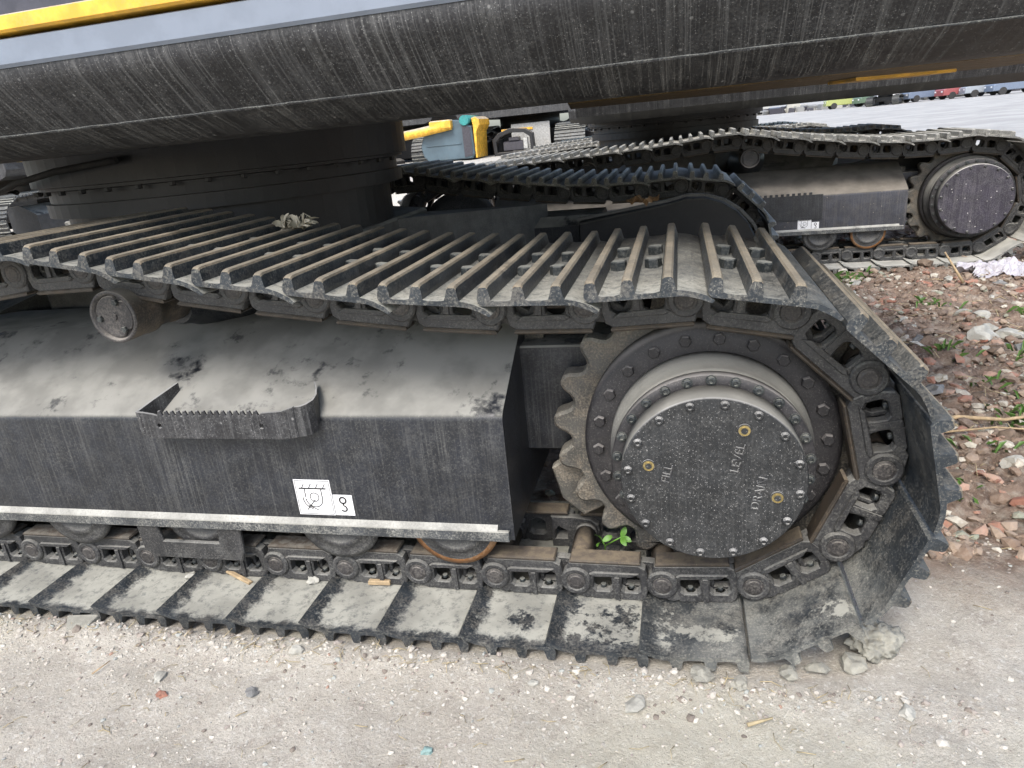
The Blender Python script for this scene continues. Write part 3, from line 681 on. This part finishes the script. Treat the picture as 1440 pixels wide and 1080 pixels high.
b = MB(); b.prism([(.40+1.77, 1.00-1.43), (.70+1.77, 1.20-1.43), (.66+1.77, 1.34-1.43), (.36+1.77, 1.16-1.43)], 1.080, 1.0899, 'z', 0, .002); put('yellow_bracket', b.mesh('yellow_bracket', ['yellow']), E1)
for x, y in ((.30, .85), (.55, .80), (1.0, .9)):
    pass
# hose along the slewing ring
b = MB(); b.tube([(-.62, -.42, 1.0), (-.52, -.56, 1.01), (-.35, -.67, 1.03), (-.12, -.73, 1.055), (.1, -.72, 1.07)], .010, 8); put('hose', b.mesh('hose', ['rubber']), E1)

# ------------------------------------------------------------------ second and third machines in the row
def upper(root, x0, x1, zb, yoff=-1.30, yellow=True, H=.6):
    b = MB(); b.prism([(yoff, zb+.15), (yoff+.05, zb+.05), (yoff+.2, zb), (-yoff-.2, zb), (-yoff-.05, zb+.05), (-yoff, zb+.15), (-yoff, zb+.25), (yoff, zb+.25)], x0, x1, 'x', 0); put('side_frame', b.mesh('side_frame', ['skirt']), root)
    b = MB(); b.prism([(yoff+.02, zb+.2501), (yoff+.02, zb+.25+H), (-yoff-.02, zb+.25+H), (-yoff-.02, zb+.2501)], x0+.05, x1-.1, 'x', 0, .02); put('body_panel', b.mesh('body_panel', ['yellow' if yellow else 'charcoal']), root)
E2 = thing('excavator', 'second black excavator at the right, its drive cover specked with white paint', 'excavator', (-.10, 5.03, 0))
_o = (SCX,); 
fr2 = undercarriage(E2, 1, 1, .205, .233, .481, 1.42)
stickers(fr2, -1.43+YF, .785, .262, .86)
for o in E2.children:
    if o.name.startswith('drive_cover'): o.data.materials[0] = M_['cover_spotted']
    if o.name.startswith('track_frame'): o.data.materials[0] = M_['frame_spotted']
upper(E2, -.62, 2.12, 1.035, -1.25, False)
b = MB(); b.prism([(-.2, .485), (.93, .485), (.93, .33), (-.2, .33)], -1.43+YF-.007, -1.43+YF-.0002, 'y', 0)
n = 0
x = .2
while x < .88: b.box(x, x+.018, -1.43+YF-.007, -1.43+YF-.0002, .4851, .500, 0); x += .034
put('foot_step', b.mesh('foot_step', ['frame']), fr2)
E3 = thing('excavator', 'third black excavator, seen as a thin dark track line beyond the second one', 'excavator', (-.25, 9.75, 0))
undercarriage(E3, 1, 0, detail=False); upper(E3, -1.2, 1.9, 1.06, -1.25, True)

# ------------------------------------------------------------------ machines farther back, on the raised ground
def tracks_low(root): track(root, -1.43, 0); track(root, .82, 0)
def simple_exc(label, x, y, rz, z=None, sc=1., yellow=True, body=True):
    r = thing('excavator', label, 'excavator', (x, y, ground_z(x, y) if z is None else z), rz); r.scale = (sc,)*3
    tracks_low(r)
    for y_, s_ in ((-1.43, 1), (1.42, -1)): track_frame(r, y_, s_, detail=False)
    final_drive(r, -1.43, 1, detail=False)
    b = MB(); b.prism([(-.62, -.72), (.62, -.72), (.62, .72), (-.62, .72)], .36, .76, 'z', 0, .02); b.cyl(.66, .76, 1.08, (0, 0, 0), 32, 0, 'z'); put('car_body', b.mesh('car_body', ['dark']), r)
    if body: upper(r, -1.5, 1.7, 1.06, -1.25, yellow, .5)
    return r
G = .60
A = simple_exc('yellow armed excavator with a blue grey bucket lowered to the ground, under the side frame', -8.6, 14.2, rad(0), G, 1.0)
XS = 1.7
b = MB(); b.tube([(1.0, -1.75, .48), (2.0, -1.75, .58), (2.60, -1.70, .66)], .085, 16); b.box(2.2, 2.62, -1.80, -1.60, .60, .76, 0, .02); put('arm', b.mesh('arm', ['yellow']), A)
b = MB()
bk = [(1.96, .12), (1.92, .30), (2.00, .50), (2.16, .68), (2.40, .76), (2.72, .74), (2.98, .60), (3.00, .10), (2.95, .02), (2.05, .02)]
b.prism(bk, -1.65, -.75, 'y', 0, .02)
b.box(2.05, 2.75, -1.668, -1.6501, .30, .325, 0, .002)
b.prism([(2.80, .63), (2.955, .59), (2.965, .08), (2.80, .05)], -1.665, -1.6501, 'y', 1)
bu = put('bucket', b.mesh('bucket', ['tarp', 'charcoal']), A)
b = MB(); b.prism([(3.001, .02), (3.035, .02), (3.06, .50), (3.14, .62), (3.13, .72), (3.06, .77), (2.98, .75), (3.001, .60)], -1.6, -.8, 'y', 0, .01); put('linkage', b.mesh('linkage', ['yellow']), bu)
b = MB(); b.cyl(.09, -1.70, -.75, (2.86, 0, .72), 20, 0); put('pin_cap', b.mesh('pin_cap', ['teal']), bu)
for o in list(A.children):
    if o.name.startswith(('arm', 'bucket')): o.location.x += XS

Bx = simple_exc('excavator whose striped track end faces the camera, right of the dark engine frame', -3.25, 15.0, rad(90), .27, 1., True)
simple_exc('excavator half hidden left of the blue grey bucket, track end towards the camera', -6.33, 15.3, rad(90), .3, 1., True)
simple_exc('excavator at the far left edge, only its pale shoes and yellow body showing', -11.4, 9.6, rad(90), 0, 1., True)
# engine frame standing on the ground between them
Fm = thing('engine_unit', 'black rounded steel guard frame standing between the bucket and the striped track', 'guard frame', (-3.25, 13.2, ground_z(-3.25, 13.2)))
b = MB(); o_ = [(-.40, 0), (-.42, .30), (-.30, .42), (-.05, .50), (.25, .47), (.40, .38), (.42, 0)]; h_ = [(-.33, .06), (-.34, .26), (-.25, .35), (-.03, .42), (.22, .40), (.34, .32), (.35, .06)]
b.prism(o_, -.1, .1, 'y', 0, .008, holes=[h_]); put('rim', b.mesh('rim', ['dark']), Fm)
b = MB(); b.box(-.22, .18, .0, .3, .07, .26, 0, .02); b.box(-.1, .1, -.02, .2, .2601, .33, 0, .01); b.box(.2, .28, -.05, .05, .09, .3, 1, .01); put('engine_block', b.mesh('engine_block', ['charcoal', 'steel']), Fm)
Gp = thing('metal_sheet_board', 'pale grey sheet metal panel upright beside the dark guard frame', 'metal panel', (-2.85, 13.7, ground_z(-2.85, 13.7)))
b = MB(); b.box(-.55, .25, 0, .05, 0, .58, 0, .01); put('sheet', b.mesh('sheet', ['steel']), Gp)
b = MB(); b.box(-.75, -.1, -.03, -.001, .45, .50, 0, .005); put('yellow_rail', b.mesh('yellow_rail', ['yellow']), Gp)

b = MB(); rr0 = random.Random(21)
for i in range(90):
    px = rr0.uniform(-7.5, -.6); py = rr0.uniform(13.6, 19); i0 = len(b.v); w = rr0.uniform(.05, .3); h = rr0.uniform(.05, .5)
    b.box(-w, w, -.1, .1, 0, h, rr0.choice((0, 0, 1, 2)), .01); b.rot(Matrix.Translation((px, py, ground_z(px, py)-.02)) @ Matrix.Rotation(rr0.uniform(0, 3), 4, 'Z') @ Matrix.Rotation(rr0.uniform(-.5, .5), 4, 'Y'), i0)
for i in range(40):
    px = rr0.uniform(-7.5, -.6); py = rr0.uniform(13.6, 18); z = ground_z(px, py); b.tube([(px, py, z), (px+rr0.uniform(-.5, .5), py, z+rr0.uniform(.1, .6)), (px+rr0.uniform(-1, 1), py+.2, z+rr0.uniform(0, .5))], rr0.uniform(.01, .035), 6, rr0.choice((0, 0, 2)))
put('scrap_steel', b.mesh('scrap_steel', ['dark', 'charcoal', 'steel']), kind='stuff', label='heap of dark steel scrap and hoses around the machines behind the near track', category='scrap')

# ------------------------------------------------------------------ far vehicles across the yard
def car(label, x, y, col, rz=0., L=4.3, H=1.45, van=False):
    r = thing('parked_car', label, 'car', (x, y, 0), rz, None)
    b = MB(); s = [(-L/2, .35), (-L/2, .85), (-L/2+.15, .95), (-L*.22, 1.0), (-L*.12, H), (L*.26, H), (L*.42, .98), (L/2, .9), (L/2, .35)] if not van else [(-L/2, .35), (-L/2, 1.0), (-L*.38, 1.2), (-L*.3, H), (L/2, H), (L/2, .35)]
    b.prism(s, -.85, .85, 'y', 0, .05); put('body', b.mesh('car_body', [col]), r)
    b = MB(); b.prism([(-L*.19, 1.02), (-L*.11, H-.08), (L*.24, H-.08), (L*.36, 1.02)], -.86, .86, 'y', 0); put('window', b.mesh('window', ['glass']), r)
    for xx in (-L*.31, L*.31):
        for yy in (-.87, .67): b = MB(); b.cyl(.32, 0, .2, (xx, yy, .32), 16, 0); put('wheel', b.mesh('wheel', ['rubber']), r)
    for yy in (-.6, .5): b = MB(); b.box(-L/2-.02, -L/2-.001, yy, yy+.25, .65, .78, 0); put('headlight', b.mesh('headlight', ['white']), r)
def at(px, py, dist):   # ground point under a photo pixel column at a chosen distance, used once to lay out the far row
    q = fw+r2*((px-720)/979.98)-u2*((py-540)/979.98); t = dist/q.y; return (-.0522+q.x*t, -1.1431+dist)
for lab, px, D, col, rz, van in (('dark blue far car at the right edge of the yard', 1425, 76, 'car_blue', .1, False), ('grey blue far car left of the dark blue one', 1388, 78, 'car_grey', 0, False), ('red far car just left of the grey blue one', 1352, 80, 'car_red', .2, False),
                            ('white far van behind the red car', 1372, 92, 'car_white', 0, True), ('grey far car in the middle of the distant row', 1300, 82, 'car_blue', .3, False), ('small white far car between dark ones', 1262, 84, 'car_white', .2, False), ('lime green far car at the left end of the distant row', 1190, 88, 'car_lime', 0, False), ('dark green far car in the distant row', 1232, 86, 'car_green', .3, False)):
    x, y = at(px, 135, D); car(lab, x, y, col, rz, 4.3 if not van else 5, 1.45 if not van else 2.1, van)
x, y = at(1330, 130, 90)
T = simple_exc('far yellow excavator parked in the distant row', x, y, .2, 0, 1.)
x, y = at(1245, 135, 80); simple_exc('farthest yellow excavator, behind the small white car', x, y, 1.2, 0, 1.)
# low scrap bank along the far side of the yard
b = MB(); rr = random.Random(3)
for i in range(420):
    px = rr.uniform(-10, 75); py = rr.uniform(92, 98); s_ = rr.uniform(.25, .8); i0 = len(b.v)
    b.box(-s_, s_, -s_*.6, s_*.6, 0, s_*rr.uniform(.5, 1.4), rr.choice((0, 0, 1, 2)), .05); b.rot(Matrix.Translation((px, py, -.1)) @ Matrix.Rotation(rr.uniform(0, 6), 4, 'Z') @ Matrix.Rotation(rr.uniform(-.3, .3), 4, 'X'), i0)
put('scrap_bank', b.mesh('scrap_bank', ['greystone', 'charcoal', 'stone']), kind='stuff', label='low bank of grey scrap along the far side of the yard', category='scrap bank')

# ------------------------------------------------------------------ stones, bricks, litter
def rock_geo(seed, sub=1, flat=.7, ang=.35):
    bm = bmesh.new(); bmesh.ops.create_icosphere(bm, subdivisions=sub, radius=1.)
    o = Vector((seed*3.1, seed*1.7, 0)); sx, sy = 1+.3*math.sin(seed), 1-.25*math.sin(seed*2.3)
    for v in bm.verts:
        q = v.co*(1+ang*noise.noise(v.co*1.1+o)*1.6+ang*.5*noise.noise(v.co*3+o)); v.co = Vector((q.x*sx, q.y*sy, q.z*flat))
    V = [tuple(v.co) for v in bm.verts]; F = [tuple(v.index for v in f.verts) for f in bm.faces]; bm.free(); return V, F
LOWR = [rock_geo(i+1, 1, .55+.05*(i % 4)) for i in range(8)]
def scatter(name, mat, pts, label, cat):
    b = MB()
    for (x, y, z, s_) in pts:
        V, F = random.choice(LOWR); a = random.uniform(0, 6.3); t = random.uniform(-.4, .4); ca, sa = math.cos(a)*s_, math.sin(a)*s_
        b.add([(x+v[0]*ca-v[1]*sa, y+v[0]*sa+v[1]*ca, z+v[2]*s_+v[0]*t*s_) for v in V], F)
    me = mesh_from(name, b.v, b.f, [mat]); put(name, me, kind='stuff', label=label, category=cat)
rr = random.Random(11)
pts = []
for i in range(5200):
    x = rr.uniform(-1.9, 1.3); y = rr.uniform(-.5, .0) if rr.random() < .72 else -.02-abs(rr.gauss(0, .07))
    if x > .28 and rr.random() < .5: y = rr.uniform(-.4, .6)
    s_ = .0012+.0045*rr.random()**4
    if y < 0 or x > .42: pts.append((x, y, ground_z(x, y)+s_*.1, s_))
for i in range(520):
    x = rr.uniform(-1.9, .45); y = -.010-abs(rr.gauss(0, .045)); s_ = .0015+.007*rr.random()**3; pts.append((x, y, ground_z(x, y)+s_*.2, s_))
scatter('gravel', 'pebble', pts, 'fine pale gravel and grit strewn over the packed dust', 'gravel')
pts = []
for i in range(21000):
    y = .45+6.2*rr.random()**1.5; x = rr.uniform(.25, 2.4+y*.35)
    if y < 1.2 and x < .46: continue
    if noise.noise(Vector((x*1.8, y*1.8, 0))) < -.25 and rr.random() < .6: continue
    s_ = (.0035+.017*rr.random()**3.4)*(1+.12*y); pts.append((x, y, ground_z(x, y)+s_*.25, s_))
for i in range(1500):
    x = rr.uniform(-1.6, .3); y = rr.uniform(.62, 3.4); s_ = .006+.02*rr.random()**2; pts.append((x, y, ground_z(x, y)+s_*.2, s_))
scatter('rubble', 'rubble', pts, 'loose earth crumbs and crushed brick right of the track', 'rubble')

def rock(name, label, cat, mat, x, y, s_, seed, flat=.6, sub=2, group=None, z=None, el=1.):
    V, F = rock_geo(seed, sub, flat, .45); me = mesh_from(name, [(v[0]*s_*el, v[1]*s_, v[2]*s_) for v in V], F, [mat])
    o = put(name, me, None, (x, y, (ground_z(x, y) if z is None else z)+s_*flat*.45), (rr.uniform(-.2, .2), rr.uniform(-.2, .2), rr.uniform(0, 6.3)), label=label, category=cat)
    if group: o['group'] = group
    return o
for a in (('stone', 'flat white stone alone on the dust below the sixth shoe', 'stone', 'stone', -.147, -.097, .024, 3, .35), ('stone', 'small squarish white stone near the bottom shoes', 'stone', 'stone', -.349, -.071, .011, 4, .6),
          ('stone', 'oblong pale stone below the mud lump', 'stone', 'stone', .332, -.061, .017, 5, .45), ('stone', 'blue green stone at the bottom edge of the photo', 'stone', 'teals', -.513, -.252, .012, 6, .6),
          ('stone', 'small reddish brown pebble on the dust at left', 'stone', 'brick', -1.124, -.20, .009, 7, .7), ('stone', 'small dark grey pebble right of the reddish one', 'stone', 'greystone', -.925, -.171, .011, 8, .5),
          ('stone', 'pale flat stone left of the reddish pebble', 'stone', 'stone', -1.17, -.15, .018, 9, .35), ('stone', 'white round stone close under the left bottom shoes', 'stone', 'stone', -.885, -.05, .013, 10, .8),
          ('stone', 'smooth cream cobble on brown earth right of the drive', 'stone', 'stone', .86, .9, .030, 11, .6), ('stone', 'big pale grey green stone on brown rubble', 'stone', 'stone', 1.225, 2.16, .065, 12, .6),
          ('stone', 'pale stone touching the big grey green one', 'stone', 'stone', 1.36, 2.20, .045, 13, .6), ('stone', 'dark teal stone at the right edge above the bricks', 'stone', 'teals', 1.55, 2.30, .04, 14, .6),
          ('stone', 'white stone fragment lying against the link at left', 'stone', 'stone', -.955, .165, .013, 15, .6, 2, None, .034), ('stone', 'white stone fragment lying on the third shoe seam', 'stone', 'stone', -1.30, .15, .012, 16, .5, 2, None, .034)):
    rock(*a)
cl = [('brick_fragment', 'red brick fragment among the rubble right of the track', 'brick fragment', 'brick', 'red brick fragments in the rubble'), ('stone', 'pale stone among the brick rubble', 'stone', 'stone', 'pale stones in the rubble'),
      ('earth_clod', 'brown earth clod among the rubble', 'earth clod', 'clod', 'brown clods in the rubble'), ('stone', 'grey stone among the brick rubble', 'stone', 'greystone', 'grey stones in the rubble')]
protos = {}; BITS = []
for i in range(210):
    y = .6+5.4*rr.random(); x = .45+.10*y+rr.random()*(.25+.55*y)
    if y < 1.0 and x < .6: continue
    k = rr.choice((0, 0, 0, 1, 1, 2, 2, 2, 3)); c = cl[k]; key = (k, i % 4)
    s_ = (.011+.026*rr.random()**2.2)*(1+.12*y)
    if key not in protos:
        V, F = rock_geo(20+i, 2, .55, .4)
        if k == 0: V = [tuple((abs(q)**.55)*(1 if q > 0 else -1)*w for q, w in zip(v, (1.1, .8, .55))) for v in V]
        protos[key] = mesh_from(c[0], V, F, [c[3]])
    o = put(c[0], protos[key], None, (x, y, ground_z(x, y)+s_*.2), (rr.uniform(-.5, .5), rr.uniform(-.5, .5), rr.uniform(0, 6.3)), label=c[1], category=c[2], group=c[4]); o.scale = (s_,)*3
    zone = 'on the bare earth near the shoes' if y < 1.7 else ('in the middle of the rubble' if y < 3.0 else 'close before the second excavator')
    BITS.append((('small ', 'fist sized ', 'large ')[0 if s_ < .022 else (1 if s_ < .034 else 2)]+c[1].split(' among')[0], zone, (Vector((x, y, 0))-cam.location).dot(r2)/(Vector((x, y, 0))-cam.location).dot(fw), o))
ORD = 'first second third fourth fifth sixth seventh eighth ninth tenth eleventh twelfth thirteenth fourteenth fifteenth sixteenth seventeenth eighteenth nineteenth twentieth'.split()
grp = {}
for t in BITS: grp.setdefault(t[:2], []).append(t)
for (a, z_), l in grp.items():
    for n_, t in enumerate(sorted(l, key=lambda t: t[2])): t[3]['label'] = f"{a} {z_}, {ORD[n_]} from the left" if n_ < 20 else f"{a} {z_}, {ORD[len(l)-1-n_]} from the right"
bm_v, bm_f = rock_geo(33, 5, .8, .30)
bm_v = [tuple(Vector(v)*(.042*(1+.22*noise.fractal(Vector(v)*3.2, .7, 2, 5)))) for v in bm_v]
put('mud_lump', mesh_from('mud_lump', bm_v, bm_f, ['mud'], smooth=True), None, (.315, .105, .018), (.3, .2, .6), label='grey dried mud lump squeezed out under the last grouser tip', category='mud lump')
for i, (x, y, s_) in enumerate(((-.02, -.015, .02), (.05, -.03, .016), (.14, .01, .022), (.20, .03, .018), (.27, .05, .026))): rock('mud_clod', ('leftmost grey', 'second grey', 'middle grey', 'fourth grey', 'rightmost grey')[i]+' mud clod in the line under the rising shoe', 'mud clod', 'mud', x, y, s_, 40+i, .6, 2, 'mud clods along the rising shoe', 0.)

# twigs, straws and weeds
def stick(label, pts, r, mat='wood', cat='twig', name='twig', taper=.5):
    b = MB(); b.tube(pts, r, 7, 0, taper); put(name, b.mesh(name, [mat]), None, label=label, category=cat)
stick('long pale branch lying on the earth right of the shoes', [(.70, 1.19, .02), (.82, 1.20, .035), (.95, 1.19, .03), (1.2, 1.26, .04)], .009)
stick('thin twig in front of the long branch', [(.70, 1.10, .02), (.9, 1.13, .03), (1.1, 1.12, .02), (1.35, 1.2, .04)], .004)
stick('thin bleached stick standing up before the second excavator', [(1.50, 3.2, .0), (1.46, 3.22, .07), (1.42, 3.3, .16)], .009)
stick('short dark twig lying on the dust at lower left', [(-1.325, -.17, .006), (-1.312, -.13, .008)], .002)
stick('pale wood splinter on the dust below the seventh shoe', [(.055, -.13, .006), (.10, -.11, .008)], .004, 'straw')
b = MB(); b.box(-.028, .028, -.008, .008, 0, .012, 0, .002); put('wood_chip', b.mesh('wood_chip', ['wood']), None, (-.775, .168, .034), (0, 0, .05), label='short sawn wood chip lying on a bottom shoe', category='wood chip')
b = MB(); b.box(-.045, .045, -.006, .006, 0, .008, 0, .002); put('wood_chip', b.mesh('wood_chip', ['wood']), None, (-1.16, .155, .034), (0, .1, -.35), label='long split wood chip beside the roller guard', category='wood chip')
b = MB(); b.prism([(-.045, 0), (.04, .004), (.03, -.03), (-.02, -.045)], 0, .014, 'z', 0, .002); put('brick_shard', b.mesh('brick_shard', ['mud']), None, (-1.50, .0, .004), (.25, 0, .1), label='broken flat shard leaning at the far left shoe', category='shard')
b = MB()
for i in range(420):
    x = rr.uniform(-1.9, 1.4); y = rr.uniform(-.45, -.01) if x < .4 else rr.uniform(-.3, 2.5)
    if rr.random() < .45 and x < .3: y = -.02-abs(rr.gauss(0, .02))
    a = rr.uniform(0, 6.3); L = rr.uniform(.008, .04); z = ground_z(x, y)+.002
    b.tube([(x, y, z), (x+L*.5*math.cos(a), y+L*.5*math.sin(a), z+rr.uniform(.001, .006)), (x+L*math.cos(a+.3), y+L*math.sin(a+.3), z+.001)], rr.uniform(.0004, .0010), 4)
for i in range(260):
    x = rr.uniform(.5, 2.2); y = rr.uniform(.8, 3.4); a = rr.uniform(0, 6.3); L = rr.uniform(.03, .12); z = ground_z(x, y)+.012
    b.tube([(x, y, z), (x+L*.5*math.cos(a), y+L*.5*math.sin(a), z+rr.uniform(.004, .02)), (x+L*math.cos(a+.4), y+L*math.sin(a+.4), z+.002)], rr.uniform(.0008, .002), 4)
put('straw_litter', b.mesh('straw_litter', ['straw']), kind='stuff', label='dry straws and root bits strewn over the ground', category='straw')
b = MB()
for (cx, cy, n, h) in ((.92, 3.35, 26, .06), (1.0, 3.4, 16, .05), (.98, 1.25, 18, .05), (1.02, 1.95, 14, .05), (.75, 1.5, 10, .04), (1.9, 3.0, 20, .08), (2.0, 2.6, 14, .07), (.66, .75, 12, .03), (1.15, 1.45, 16, .04), (1.3, 1.9, 14, .045), (.85, 1.02, 12, .035), (1.5, 2.5, 16, .05), (1.2, 2.7, 14, .05), (1.05, 1.6, 12, .04)):
    for i in range(n):
        x, y = cx+rr.gauss(0, .04), cy+rr.gauss(0, .04); z = ground_z(x, y); a = rr.uniform(0, 6.3); w = .004; q = (math.cos(a), math.sin(a)); hh = h*rr.uniform(.5, 1.2)
        b.add([(x-w*q[1], y+w*q[0], z), (x+w*q[1], y-w*q[0], z), (x+q[0]*hh*.5+w*q[1]*1.2, y+q[1]*hh*.5-w*q[0]*1.2, z+hh*.7), (x+q[0]*hh, y+q[1]*hh, z+hh*.8), (x+q[0]*hh*.5-w*q[1]*1.2, y+q[1]*hh*.5+w*q[0]*1.2, z+hh*.7)], [(0, 1, 2, 3, 4)])
put('weeds', b.mesh('weeds', ['weed']), kind='stuff', label='small green weed tufts in the rubble', category='weeds')
# green seedling on the chain
S = thing('seedling', 'bright green seedling growing on the lower chain beside the sprocket', 'seedling', (-.24, .30, .05))
b = MB(); b.tube([(0, 0, 0), (.005, -.01, .04), (.0, -.02, .058)], .002, 6); b.tube([(.005, -.01, .04), (.03, -.015, .06), (.045, -.02, .072)], .0018, 6); put('stem', b.mesh('stem', ['leaf']), S)
def leafm(L, Wd, fold=.25, n=7):
    b = MB(); V = []
    for i in range(n):
        t = i/(n-1); w = Wd*math.sin(PI*min(1, t*.92+.04))**.7; z = .25*L*math.sin(t*2.2)
        V += [(t*L, -w/2, z+fold*w/2), (t*L, 0, z), (t*L, w/2, z+fold*w/2)]
    F = []
    for i in range(n-1):
        for k in (0, 1): F.append((i*3+k, i*3+k+1, i*3+k+4, i*3+k+3))
    n0 = len(V); V += [(x, y, z-.0006) for x, y, z in V]; F += [tuple(i+n0 for i in reversed(f)) for f in F]
    b.add(V, F, smooth=True); return b
lm = leafm(.026, .014).mesh('leaf', ['leaf'])
for loc, rz, ry in (((0, -.02, .058), 2.6, -.1), ((0, -.02, .058), .6, -.2), ((0, -.02, .058), 4.5, .1), ((.045, -.02, .072), 1.0, -.9), ((.045, -.02, .072), -.9, .5), ((.045, -.02, .072), -.3, .3)): put('leaf', lm, S, loc, (.7, ry, rz))
# crumpled dry leaf on the car body, frayed dry plant on the shoes
def crumple(name, label, cat, mat, x, y, z, s_, seed, n=14, sq=(1, .8, .5)):
    b = MB(); q = random.Random(seed); V = []
    for j in range(n):
        for i in range(n):
            u, w = i/(n-1)-.5, j/(n-1)-.5; r_ = .85+.3*noise.noise(Vector((u*4, w*4, seed)))
            V.append((u*2*s_*sq[0]*r_, w*2*s_*sq[1]*r_, s_*sq[2]*(noise.noise(Vector((u*5, w*5, seed+3)))+.5*noise.noise(Vector((u*13, w*13, seed)))+.35*noise.noise(Vector((u*29, w*29, seed))))+s_*sq[2]*.5))
    F = [(j*n+i, j*n+i+1, (j+1)*n+i+1, (j+1)*n+i) for j in range(n-1) for i in range(n-1) if (u := math.hypot(i/(n-1)-.5, j/(n-1)-.5)) < .5]
    n0 = len(V); V += [(a, b_, c-.0012) for a, b_, c in V]; F += [tuple(i+n0 for i in reversed(f)) for f in F]
    b.add(V, F); me = b.mesh(name, [mat]); put(name, me, None, (x, y, z), label=label, category=cat)
crumple('dry_leaf', 'curled brown dry leaf lying on the car body behind the tracks', 'leaf', 'dryleaf', -.19, 1.50, .750, .055, 5, 12, (1.4, .55, .5))
crumple('plastic_bag', 'torn white plastic bag half buried before the second excavator', 'plastic bag', 'plastic', 1.80, 3.40, .01, .25, 9, 40, (1.25, .8, .22))
b = MB(); q = random.Random(5)
for k in range(14):
    i0 = len(b.v); lf = leafm(q.uniform(.028, .05), .016, .4); b.add(lf.v, lf.f, smooth=True); b.rot(Matrix.Translation((q.choice((-.014, .024)), q.uniform(-.01, .01), .008)) @ Matrix.Rotation(q.uniform(0, 6.3), 4, 'Z') @ Matrix.Rotation(q.uniform(-1.1, .1), 4, 'Y') @ Matrix.Rotation(q.uniform(-1, 1), 4, 'X'), i0)
for k in range(46):
    a = q.uniform(0, 6.3); L = q.uniform(.015, .04); sx = q.choice((-.012, .03)); z0 = q.uniform(0, .012); pz = q.uniform(.004, .03)
    b.tube([(sx, 0, z0), (sx+L*.5*math.cos(a), L*.5*math.sin(a), z0+pz), (sx+L*math.cos(a+.5), L*math.sin(a+.5), z0+pz*.6)], q.uniform(.0018, .004), 5, 0, .6)
put('dry_plant', b.mesh('dry_plant', ['bleached']), None, (-1.0, .47, .858), label='frayed bleached plant clump lying across the upper grousers', category='dry plant')
